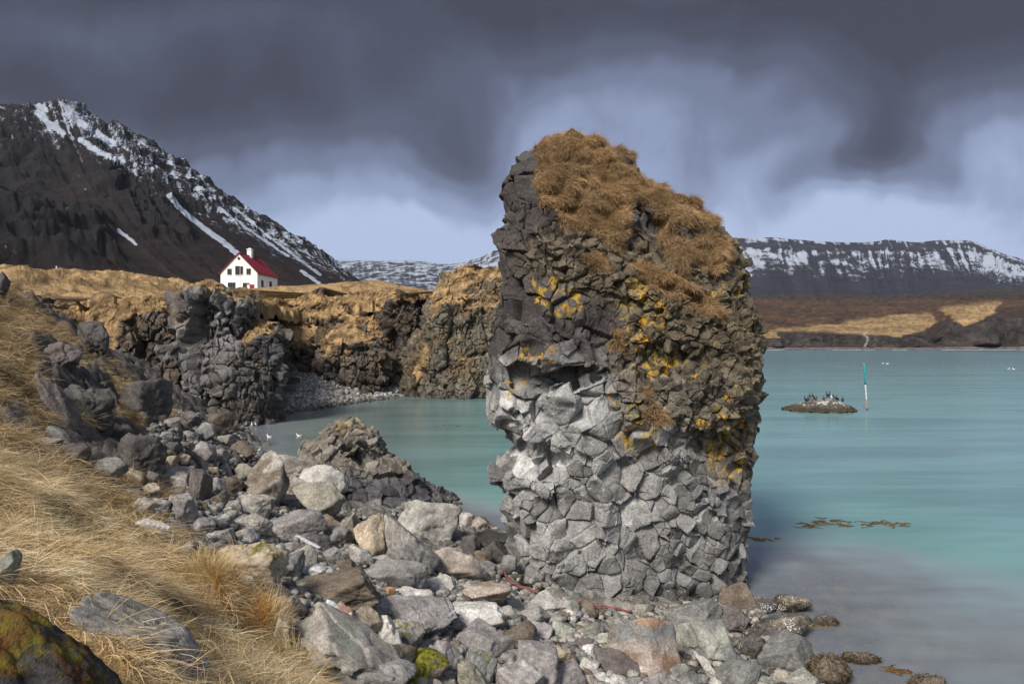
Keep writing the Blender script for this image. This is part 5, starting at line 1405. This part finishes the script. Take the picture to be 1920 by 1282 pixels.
def gnormal(x, y, e=0.25):
    nx = -(ground(x + e, y) - ground(x - e, y)) / (2 * e); ny = -(ground(x, y + e) - ground(x, y - e)) / (2 * e)
    n = np.stack([nx, ny, np.ones_like(nx)], -1)
    return n / np.linalg.norm(n, axis=1, keepdims=True)

def field(n, Y0, Y1, seed, p0=-260, p1=1000):
    r = np.random.default_rng(seed)
    Y = r.uniform(Y0 ** 0.6, Y1 ** 0.6, n) ** (1 / 0.6)
    x = (r.uniform(p0, p1, n) - CX) / F * Y
    g = grassy(x, Y)
    ok = r.random(n) < g ** 0.8
    # keep the half buried slab and the mossy black rock clear
    qx, qy = bearing(np.stack([x, Y, ground(x, Y)], -1))
    for q in ([(-400,1085),(40,1105),(120,1150),(200,1215),(275,1310),(420,1900),(-900,1900)], [(225,1105),(330,1120),(400,1195),(405,1255),(350,1262),(262,1190)]):
        ok &= sdpoly(qx, qy, q) < 0
    return x[ok], Y[ok], r

# long matted straw on the near bank
x, Y, r = field(190000, 2.0, 11, 71)
z = ground(x, Y); P = np.stack([x, Y, z], -1)
thin = fbm(P * [1, 1, .3], 1.5, 3, 702)
ok = r.random(len(x)) < np.clip(0.95 - 0.55 * sstep(0.15, 0.6, thin), 0.2, 1)
x, Y, z, P, thin = x[ok], Y[ok], z[ok], P[ok], thin[ok]
Nn = gnormal(x, Y); n = len(x)
fa = -0.55 + 1.6 * noise(P * [1, 1, .3], 0.55, 703) + 1.6 * noise(P * [1, 1, .3], 1.7, 704) + np.where(r.random(n) < .45, r.uniform(-3.14, 3.14, n), r.normal(0, .8, n))
dv = np.stack([np.cos(fa), np.sin(fa), -0.25 + 0 * fa], -1)
L = r.uniform(0.10, 0.34, n) * (0.8 + 0.5 * sstep(-.2, .5, thin * -1))
w = r.uniform(0.0022, 0.0048, n) * (1 + Y * 0.05)
tall = r.random(n) < 0.05
lift = np.where(tall, r.uniform(0.6, 1.1, n), r.uniform(0.12, 0.62, n)); dr = np.where(tall, r.uniform(0.2, 0.5, n), r.uniform(0.5, 0.95, n))
g1 = blades('dry_grass', P + Nn * 0.0, Nn, dv, L, w, lift, dr, np.minimum(straw_cols(n, r, P, 0.05, 1.38), .88), seed=72, curl=.55)
tag(g1, 'long matted straw-coloured grass covering the near bank', kind='stuff')

# tussocks: blades springing from one crown and falling outwards
def tussocks(name, label, nt_, per, Y0, Y1, seed, spread, Lr, wr_, warm, bright, p0=-260, p1=1000, zmin=-9):
    x, Y, r = field(nt_, Y0, Y1, seed, p0, p1)
    k = len(x); rep = np.repeat(np.arange(k), per); n = len(rep)
    sz = r.uniform(.6, 1.5, k)[rep]
    off = r.normal(0, 1, (n, 2)) * (spread * sz)[:, None]
    bx_, by_ = x[rep] + off[:, 0], Y[rep] + off[:, 1]
    P = np.stack([bx_, by_, ground(bx_, by_) - .01], -1)
    g = grassy(bx_, by_) > .25
    lean = r.normal(-.5, 1.1, k)[rep]
    dv = np.concatenate([off / (spread * sz)[:, None] * .7, np.zeros((n, 1))], 1) + np.stack([np.cos(lean), np.sin(lean), -.15 + 0 * lean], -1) * .8 + r.normal(0, .45, (n, 3))
    tone = r.uniform(.62, 1.12, k)[rep][:, None]
    cc = np.minimum(straw_cols(n, r, P, warm, bright) * tone, .88)
    o = blades(name, P[g], gnormal(bx_[g], by_[g]), dv[g], (r.uniform(*Lr, n) * sz ** .5)[g], (r.uniform(*wr_, n) * (1 + by_ * .05))[g], r.uniform(.35, 1.0, n)[g], r.uniform(.5, .98, n)[g], cc[g], seed=seed + 1, curl=.4)
    tag(o, label, kind='stuff')
tussocks('dry_grass', 'tangled straw-coloured tussocks falling over the near bank', 2600, 60, 2.0, 12, 171, .07, (.13, .34), (.0022, .005), .04, 1.38)
tussocks('dry_grass', 'rough brown tussocks among the crags of the upper slope', 3000, 40, 9, 42, 173, .13, (.2, .5), (.004, .008), .34, .92, -320, 700)

# browner tussocks higher on the slope
x, Y, r = field(190000, 8, 42, 73, -320, 700)
z = ground(x, Y); P = np.stack([x, Y, z], -1)
ok = (Y > 8) & (r.random(len(x)) < sstep(7, 12, Y)); x, Y, z, P = x[ok], Y[ok], z[ok], P[ok]
thin = fbm(P * [1, 1, .3], 0.8, 3, 705)
ok = r.random(len(x)) < np.clip(1.0 - 0.85 * sstep(0.05, 0.5, thin), 0.06, 1); x, Y, z, P = x[ok], Y[ok], z[ok], P[ok]
n = len(x); Nn = gnormal(x, Y, 0.5)
fa = -0.6 + 1.6 * noise(P * [1, 1, .3], 0.6, 706) + r.normal(0, 1.4, n)
dv = np.stack([np.cos(fa), np.sin(fa), -0.35 + 0 * fa], -1)
L = r.uniform(0.14, 0.42, n); w = r.uniform(0.006, 0.011, n) * (0.5 + Y * 0.035)
g2 = blades('dry_grass', P, Nn, dv, L, w, r.uniform(0.2, 0.75, n), r.uniform(0.5, 0.95, n), straw_cols(n, r, P, 0.38, 0.88) * (0.6 + 0.5 * sstep(-.4, .4, noise(P, 0.9, 721)))[:, None], seed=74, seg=4)
tag(g2, 'brownish dry tussock grass between the dark crags of the slope', kind='stuff')

# orange tuft standing at the edge of the stones
def tuft(name, px_, py_, n, Lr, spread, label, col_, seed, flop=0.35):
    r = np.random.default_rng(seed)
    Yh = hit(px_, py_)[0]; x0 = (px_ - CX) / F * Yh
    a = r.uniform(0, 6.28, n); q = spread * np.sqrt(r.random(n))
    x = x0 + q * np.cos(a); y = Yh + q * np.sin(a); z = ground(x, y)
    P = np.stack([x, y, z], -1)
    dv = np.stack([np.cos(a) + r.normal(0, .4, n), np.sin(a) + r.normal(0, .4, n), 0 * a], -1)
    o = blades(name, P, np.tile([0, 0, 1.0], (n, 1)), dv * 1.0, r.uniform(*Lr, n), r.uniform(.003, .006, n) * (1 + Yh * .03), r.uniform(0.8, 1.5, n), r.uniform(.15, .5, n), np.array(col_) * r.uniform(.65, 1.2, (n, 1)), seed=seed, reach=.55, origin=(x0, Yh, float(ground(x0, Yh))))
    o.location = (x0, Yh, float(ground(x0, Yh)))
    tag(o, label, 'grass tuft'); return o
tuft('grass_tuft', 452, 1172, 1300, (.22, .42), .24, 'bushy orange grass tuft at the edge of the stones', (.52, .30, .09), 81)
tuft('grass_tuft', 560, 1262, 900, (.2, .4), .28, 'pale wiry grass tuft against the wide smooth boulder at the bottom edge', (.55, .42, .2), 82)
tuft('grass_tuft', 500, 1185, 700, (.2, .42), .22, 'fluffy straw tuft beside the smooth tan slab standing on end', (.62, .46, .24), 83)
tuft('grass_tuft', 395, 1075, 900, (.2, .4), .3, 'straw tuft among the first stones above the orange tuft', (.58, .44, .22), 84)

# shaggy cap of the stack
def on_grid(G, mask, n, seed):
    r = np.random.default_rng(seed)
    V, N = G['V'], G['N']
    area = np.linalg.norm(np.cross(np.gradient(V, axis=0), np.gradient(V, axis=1)), axis=-1) * mask
    pr = (area / area.sum()).ravel()
    i = r.choice(len(pr), n, p=pr)
    jj = r.uniform(-.5, .5, (n, 2))
    gu = np.gradient(V, axis=0).reshape(-1, 3)[i]; gv = np.gradient(V, axis=1).reshape(-1, 3)[i]
    return V.reshape(-1, 3)[i] + gu * jj[:, :1] + gv * jj[:, 1:], G['Nb'].reshape(-1, 3)[i], r, i
P, Nn, r, STACK_I = on_grid(STACK, STACK['g'] ** 1.5 * sstep(0.42, 0.12, STACK['tv'][..., 2]), 120000, 91)
n = len(P)
Nn = Nn + np.array([0, 0, 0.5]); Nn /= np.linalg.norm(Nn, axis=1, keepdims=True)
tvs = STACK['tv'].reshape(-1, 3)[STACK_I]
down = -0.6 * tvs + np.array([0.35, -0.35, -0.55])[None] + 0.55 * np.stack([noise(P, 0.9, 711), noise(P, 0.9, 712), noise(P, 0.9, 713)], -1) + r.normal(0, .5, (n, 3))
cc = straw_cols(n, r, P * 1.6, 0.40, 0.80) * np.array([1.02, .93, .90])
cc = cc * (0.78 + 0.45 * sstep(-.4, .4, noise(P, 1.3, 714)))[:, None]
g3 = blades('grass_cap', P - Nn * 0.02, Nn, down, r.uniform(.06, .22, n), r.uniform(.005, .010, n), r.uniform(.3, 1.0, n), r.uniform(.5, .95, n), cc, parent=stack, seed=92, origin=stack_loc, curl=.3)
g3['kind'] = 'stuff'
so['label'] = 'jointed grey basalt blocks with orange and olive lichen'
stack.location = tuple(stack_loc)

# turf of the headland: short tufts roughen its skyline
r = np.random.default_rng(95)
area = np.linalg.norm(np.cross(np.gradient(HEADV, axis=0), np.gradient(HEADV, axis=1)), axis=-1)
area = area * (HEADV[..., 1] < 170) / np.maximum(HEADV[..., 1], 40) ** 1.2 * (bearing(HEADV)[0] > -60)
pr = (area / area.sum()).ravel(); n = 110000
i = r.choice(len(pr), n, p=pr)
P = HEADV.reshape(-1, 3)[i] + r.normal(0, .12, (n, 3)) * [1, 1, 0]
P[:, 2] = head(P[:, 0], P[:, 1]) - 0.03
cc = HEADC.reshape(-1, 3)[i] * r.uniform(.75, 1.35, (n, 1)) * 1.12
a = r.normal(-.3, .9, n); dv = np.stack([np.cos(a), np.sin(a), -.1 + 0 * a], -1)
w = r.uniform(.03, .06, n) * P[:, 1] / 70
g4 = blades('dry_grass', P, np.tile([0, 0, 1.0], (n, 1)), dv, r.uniform(.12, .32, n), w, r.uniform(.3, .9, n), r.uniform(.4, .8, n), cc, seed=96, seg=3)
tag(g4, 'short golden grass on the headland around the house', kind='stuff')

# weed hanging on the tide rocks
for o, V, nw, loc in WEEDY_ROCKS:
    r = np.random.default_rng(nw + int(loc[0] * 10))
    up_ = V[(V[:, 2] + loc[2] > -.02)]
    if len(up_) < 5: continue
    i = r.integers(0, len(up_), nw); P = up_[i]
    c_ = np.array([0, P[:, 1].mean(), 0]); Nv = P - c_; Nv /= np.linalg.norm(Nv, axis=1, keepdims=True) + 1e-6
    dv = Nv * [1, 1, 0] + r.normal(0, .6, (nw, 3)) - [0, 0, .5]
    col_ = np.array([(.060,.040,.014),(.040,.028,.012),(.095,.065,.018)])[r.integers(0, 3, nw)] * r.uniform(.7, 1.2, (nw, 1))
    blades('weed_fringe', P - Nv * .01, Nv, dv, r.uniform(.04, .11, nw), r.uniform(.010, .022, nw), r.uniform(.2, .7, nw), r.uniform(.5, .9, nw), col_, parent=o, seed=nw, seg=4)['kind'] = 'stuff'
# ------------------------------------------------------------------ red hose
hp = []
sv = STACK['V'].reshape(-1, 3); spx_, spy_ = bearing(sv)
near_ = sv[:, 1] < 17.6
for a, b in HOSE:
    m_ = near_ & (np.abs(spx_ - a) < 7) & (np.abs(spy_ - b) < 7)
    Ys_ = sv[m_, 1].min() if m_.any() else 99
    Yg_ = hit(a, b)[0]; Yg_ = 99 if np.isnan(Yg_) else Yg_
    hp.append(at(a, b, float(min(Ys_, Yg_, 16.4)) - .30))
hp = np.array(hp); kk = np.linspace(0, len(hp) - 1, 70)
hp = np.stack([np.interp(kk, np.arange(len(hp)), hp[:, i]) for i in range(3)], -1)
for _ in range(3): hp[1:-1] = (hp[:-2] + 2 * hp[1:-1] + hp[2:]) / 4
hp[:, 2] += 0.012 * np.sin(np.arange(70) * 1.1)
hs = Geo(); hs.tube(hp - hp[0], 0.027, 8)
ho = hs.build('hose', plain_mat('faded_red_rubber', (0.175, 0.055, 0.052), 0.7, 0.3, 12), smooth=True); ho.location = tuple(hp[0])
tag(ho, 'thin faded red hose lying along the foot of the sea stack', 'hose')

# pale driftwood and scraps among the boulders
def drift(a, b, Yoff, w, name, label, colr):
    Ya = hit(*a)[0] - Yoff; Yb = hit(*b)[0] - Yoff; Yb = min(Yb, Ya + .8)
    p, q = at(*a, Ya), at(*b, Yb)
    k = np.linspace(0, 1, 12)[:, None]; L = p * (1 - k) + q * k; L[:, 2] += 0.05 * np.sin(k[:, 0] * 5) * w * 4
    g = Geo(); g.tube(L - L[0], w * (0.6 + 0.5 * np.sin(np.linspace(.4, 2.9, 12))), 8, squash=1.5)
    o = g.build(name, plain_mat(name + '_surface', colr, 0.8, 0.25, 14, 0.4), smooth=True); o.location = tuple(L[0]); tag(o, label, 'driftwood' if 'wood' in name else 'scrap')
drift((532,994), (600,1026), 0.5, .035, 'driftwood', 'bleached driftwood branch lying on the brown flat rock', (.36, .37, .39))
drift((388,958), (402,966), .4, .028, 'plastic_scrap', 'small white plastic scrap stuck among the upper boulders', (.62, .63, .64))
drift((612,1128), (636,1138), .35, .05, 'plastic_scrap', 'pale blue-white scrap lying on the reddish brown boulder', (.48, .51, .55))

# ------------------------------------------------------------------ skerry with birds, marker pole
YS_ = 60.0
prof = [(752,1530,1550),(755,1519,1562),(758,1510,1572),(762,1501,1581),(765,1491,1588),(768,1480,1594),(771,1470,1600)]
V, th, rows = loft(prof, YS_, [(746,.5),(760,1.6),(771,2.4)], 220, 90, front=1.8, expo=2.2)
N0 = grid_normals(V, True); V = V + N0 * (0.22 * fbm(V, 1.1, 5, 801, ridged=True) - 0.1)[..., None]
hz = V[..., 2]
c = lerp(np.array([.045, .036, .022]), np.array([.075, .068, .062]), sstep(.25, .5, hz + .1 * noise(V, 2, 802)))
c = lerp(c, np.array([.34, .335, .32]), sstep(.45, .85, fbm(V, 1.9, 5, 803) + .45 * sstep(.35, .7, hz)) * sstep(.3, .5, hz))
sk = build_loft('skerry', V - np.array([26.8, 60, 0]), ROCK, {'Col': c.reshape(-1, 3), 'Cover': np.zeros((c.size // 3, 3)) - .2})
sk.location = (26.8, 60, 0); tag(sk, 'low weedy rock whitened by droppings, far out in the bay', 'rock')

BLK = plain_mat('black_feathers', (0.022, 0.022, 0.024), 0.5, .3, 30); WHT = plain_mat('white_feathers', (0.72, 0.71, 0.69), 0.6, .1, 30); BEAK = plain_mat('beak', (0.40, 0.22, 0.04), .5); WNG = plain_mat('grey_wing', (0.30, 0.31, 0.33), .6)
BRN = plain_mat('brown_feathers', (0.055, 0.035, 0.028), 0.6, .3, 30)
def standing_bird(name, mat, s=1.0):
    """upright seabird: one continuous body from tail to bill, wings and feet as parts"""
    root = empty(name)
    b = Geo()
    b.tube(np.array([(-.30,0,.10),(-.20,0,.20),(-.10,0,.30),(0,0,.42),(.05,0,.54),(.05,0,.64),(.04,0,.71),(.07,0,.76),(.12,0,.775),(.15,0,.77)]) * s,
           np.array([.022,.055,.10,.125,.10,.058,.042,.052,.04,.014]) * s, 10, squash=.85)
    b.build('body', mat, root, smooth=True)
    bk = Geo(); bk.tube(np.array([(.145,0,.772),(.20,0,.768),(.235,0,.755)]) * s, np.array([.016,.011,.004]) * s, 6); bk.build('beak', BEAK, root, True)
    for sg in (-1, 1):
        wg = Geo(); wg.tube(np.array([(.04,.10*sg,.50),(-.04,.125*sg,.40),(-.15,.10*sg,.27),(-.25,.05*sg,.15)]) * s, np.array([.03,.06,.05,.012]) * s, 6, squash=.45); wg.build('wing', mat, root, True)
        lg = Geo(); lg.tube(np.array([(-.02,.05*sg,.32),(-.01,.055*sg,.02),(.07,.06*sg,.0)]) * s, np.array([.022,.014,.012]) * s, 5); lg.build('leg', BEAK if mat is WHT else BLK, root, True)
    return root
def floating_bird(name, mat=WHT):
    root = empty(name)
    b = Geo(); b.tube([(-.30,0,.13),(-.22,0,.10),(-.08,0,.08),(.08,0,.09),(.17,0,.13),(.20,0,.20),(.21,0,.27),(.24,0,.31),(.28,0,.31),(.30,0,.30)], [.015,.06,.105,.11,.075,.05,.042,.05,.042,.014], 10)
    b.build('body', mat, root, True)
    bk = Geo(); bk.tube([(.295,0,.305),(.36,0,.29)], [.016,.005], 6); bk.build('beak', BEAK, root, True)
    for sg in (-1, 1):
        wg = Geo(); wg.tube([(.06,.085*sg,.15),(-.06,.10*sg,.16),(-.2,.07*sg,.16),(-.33,.03*sg,.17)], [.03,.055,.045,.01], 6, squash=.5); wg.build('wing', WNG, root, True)
    return root
def copy_tree(o):
    c = o.copy(); COL.objects.link(c)
    for ch in o.children:
        d = ch.copy(); COL.objects.link(d); d.parent = c
    return c
r = np.random.default_rng(5)
skV = V.reshape(-1, 3); spx = skV[:, 0] / skV[:, 1] * F + CX
def top_at(p, dy):
    m = np.abs(spx - p) < 2.5
    q = skV[m & (skV[:, 1] < YS_ + dy + .5) & (skV[:, 1] > YS_ + dy - .5)]
    return q[q[:, 2].argmax()] if len(q) else at(p, 765, YS_)
proto = {'b': standing_bird('cormorant', BLK), 'r': standing_bird('cormorant', BRN), 'w': standing_bird('gull', WHT, .85)}
used = {k: False for k in proto}
spots = [(1507,'b'),(1513,'b'),(1518,'b'),(1524,'b'),(1529,'b'),(1533,'b'),(1542,'r'),(1547,'r'),(1550,'b'),(1555,'b'),(1560,'w'),(1564,'b'),(1568,'r'),(1572,'b'),(1582,'b')]
for i, (p, kd) in enumerate(spots):
    o = proto[kd] if not used[kd] else copy_tree(proto[kd]); used[kd] = True
    q = top_at(p, [0, -.5, .4][i % 3])
    o.location = (q[0], q[1], q[2] - .02); o.rotation_euler = (0, 0, float(r.choice([0.3, 2.8, -0.4, 3.5, 1.2])))
    sc_ = float(r.uniform(.6, .8)); o.scale = (sc_,) * 3
    if kd == 'w': tag(o, 'single white gull standing among the dark birds on the skerry', 'gull')
    elif p == 1582: tag(o, 'dark seabird standing alone low on the skerry end towards the pole', 'cormorant', 'dark birds on the skerry')
    elif kd == 'r': tag(o, 'brownish seabird standing upright near the top of the skerry', 'cormorant', 'brown birds on the skerry')
    else: tag(o, 'black seabird standing in the crowd on the skerry', 'cormorant', 'black birds on the skerry')
# marker pole, leaning a little
pole = empty('marker_pole', tuple(at(1626, 771, 60.0)))
tag(pole, 'thin marker pole, teal above and white below, standing in the bay', 'marker pole')
top = at(1620, 681, 60.0) - at(1626, 771, 60.0)
base0 = -0.25 * top
for nm, a, b, colr, rr in (('pole_foot', -.25, .04, (.03, .03, .035), .085), ('orange_section', .04, .21, (.30, .19, .12), .062), ('white_section', .21, .56, (.50, .48, .45), .06), ('teal_section', .56, .97, (.015, .23, .22), .085), ('pole_cap', .97, 1.0, (.06, .30, .28), .10)):
    g = Geo(); k = np.linspace(a, b, 6)[:, None]
    g.tube(k * top, rr, 10); g.build(nm, plain_mat(nm + '_paint', colr, .5, .18, 5), pole, True)

# gulls afloat
fp = floating_bird('gull'); first = True
for a, b, Y, rz, lab, grp, s in [(505,819.5,None,2.9,'white gull afloat in the cove, the one of the pair closer to the cliff buttress',None,1.0),(561,817.5,None,3.3,'white gull afloat in the cove, the one of the pair closer to the dark outcrop',None,1.0),
     (1655,682,None,.4,'white bird afloat far out above the marker pole','pair of white birds above the pole',1.9),(1664,682.5,None,2.7,'white bird afloat far out above the marker pole','pair of white birds above the pole',1.9),
     (1891,692,None,.2,'white bird afloat far out at the edge of the bay','pair of white birds at the edge of the bay',1.7),(1901,692.5,None,3.0,'white bird afloat far out at the edge of the bay','pair of white birds at the edge of the bay',1.7)]:
    o = fp if first else copy_tree(fp); first = False
    Y = H * F / (b - CY); o.location = ((a - CX) / F * Y, Y, -0.03); o.rotation_euler = (0, 0, rz); o.scale = (s * .62,) * 3
    tag(o, lab, 'gull', grp)
gs = copy_tree(proto['w']); Yg = hit(487, 852)[0]; Yg = 31.5 if np.isnan(Yg) else Yg
gs.location = tuple(at(487, 849, Yg + .5)); gs.rotation_euler = (0, 0, .5); gs.scale = (.45,) * 3
tag(gs, 'white gull standing on the boulders at the edge of the cove', 'gull')
for i, (a, b) in enumerate([(461, 783), (472, 783), (479, 784)]):
    o = copy_tree(proto['w']); q = at(a, b, 48.6); o.location = (q[0], q[1], 0.02); o.rotation_euler = (0, 0, 1.0 + i); o.scale = (.42,) * 3
    tag(o, 'tiny white gull resting at the waterline under the dark buttress', 'gull', 'gulls under the buttress')

# ------------------------------------------------------------------ floating weed
WEED = plain_mat('weed', (0.085, 0.048, 0.016), 0.55, .45, 9); WEEDY = plain_mat('yellow_weed', (0.20, 0.13, 0.018), .55, .4, 9)
def weed(name, label, a0, a1, b0, b1, n, mat, seed, kind=None, cat='seaweed', grp=None):
    r = np.random.default_rng(seed); g = Geo()
    for _ in range(n):
        a = r.uniform(a0, a1); u_ = (a - a0) / (a1 - a0)
        b = r.uniform(b0, b1) * .6 + .4 * (b0 + (b1 - b0) * (.5 + .5 * math.sin(u_ * 7 + seed)))
        Y = H * F / (b - CY); x = (a - CX) / F * Y
        L = r.uniform(.12, .42); an = r.normal(0, .35) + (math.pi if r.random() < .5 else 0)
        k = np.linspace(0, 1, 5); pts = np.stack([x + L * k * math.cos(an), Y + L * k * math.sin(an) + .05 * np.sin(k * 6 + a), .002 + .010 * np.sin(k * 3.1) * r.random()], -1)
        g.tube(pts, r.uniform(.008, .02) * np.array([.5, 1, 1.1, .8, .3]), 4, squash=2.2)
    o = g.build(name, mat, smooth=True); tag(o, label, cat, grp, kind)
weed('seaweed', 'larger patch of brown weed floating in the bay', 1500, 1602, 971, 990, 60, WEED, 1)
weed('seaweed', 'brown weed patch floating just beyond the larger patch', 1622, 1700, 975, 990, 36, WEED, 2)
weed('seaweed', 'thin orange strand of weed floating beside the stack', 1408, 1454, 1006, 1014, 14, WEEDY, 3)
weed('seaweed', 'yellow weed floating in the channel between outcrop and stack', 856, 886, 983, 990, 30, WEEDY, 4)
weed('seaweed', 'yellow weed beside the small weedy rock alone in the water', 1508, 1540, 1166, 1172, 40, WEEDY, 5)
weed('seaweed', 'dark weed drifting near the bottom edge rocks', 1660, 1705, 1254, 1262, 16, WEED, 6)
weed('seaweed', 'faint weed strands adrift in the middle of the cove', 800, 900, 796, 802, 10, WEED, 7)

# sunken stones showing through the shallows
r = np.random.default_rng(31)
PV, PF, PC = [], [], []; off = 0
for i in range(240):
    Y = r.uniform(11, 17); a = r.uniform(1400, 1990); x = (a - CX) / F * Y
    s = r.uniform(.12, .42); Vb, Fb = base_shapes[i % 24]
    zt = ground(np.array([x]), np.array([Y]))[0]
    W = Vb * s * np.array([1, 1, .7]); top_ = W[:, 2].max()
    W = W + np.array([x, Y, min(zt + s * .55, -0.03 - top_)])
    PV.append(W); PF.append(Fb + off); PC.append(np.broadcast_to(np.array([(.20,.15,.10),(.16,.16,.13),(.24,.18,.10),(.10,.09,.08)][i % 4]) * r.uniform(.7, 1.3), W.shape)); off += len(W)
PV = np.concatenate(PV)
tag(mesh_obj('seabed_stones', PV, np.concatenate(PF), ROCK, None, {'Col': np.concatenate(PC), 'Cover': np.zeros(PV.shape) - .2}), 'blurred stones on the bottom of the shallows', kind='stuff')

# ------------------------------------------------------------------ the air
HAZE = True
if HAZE:
    m = bpy.data.materials.new('haze'); m.use_nodes = True; t = NT(m.node_tree)
    pv = t.n('ShaderNodeVolumePrincipled', {'Color': (0.62, 0.72, 0.95), 'Density': 1.7e-5, 'Anisotropy': 0.0})
    o_ = t.n('ShaderNodeOutputMaterial'); t.link(pv.outputs[0], o_.inputs[1])
    g = Geo(); z0, z1 = -6.0, 1100.0
    x0, x1, y0, y1 = -9000, 9000, -400, 14000
    g.box(((x0 + x1) / 2, (y0 + y1) / 2, (z0 + z1) / 2), (x1 - x0, y1 - y0, z1 - z0))
    hz_ = g.build('haze', m); tag(hz_, 'thin bluish haze hanging over the bay and mountains', kind='stuff')
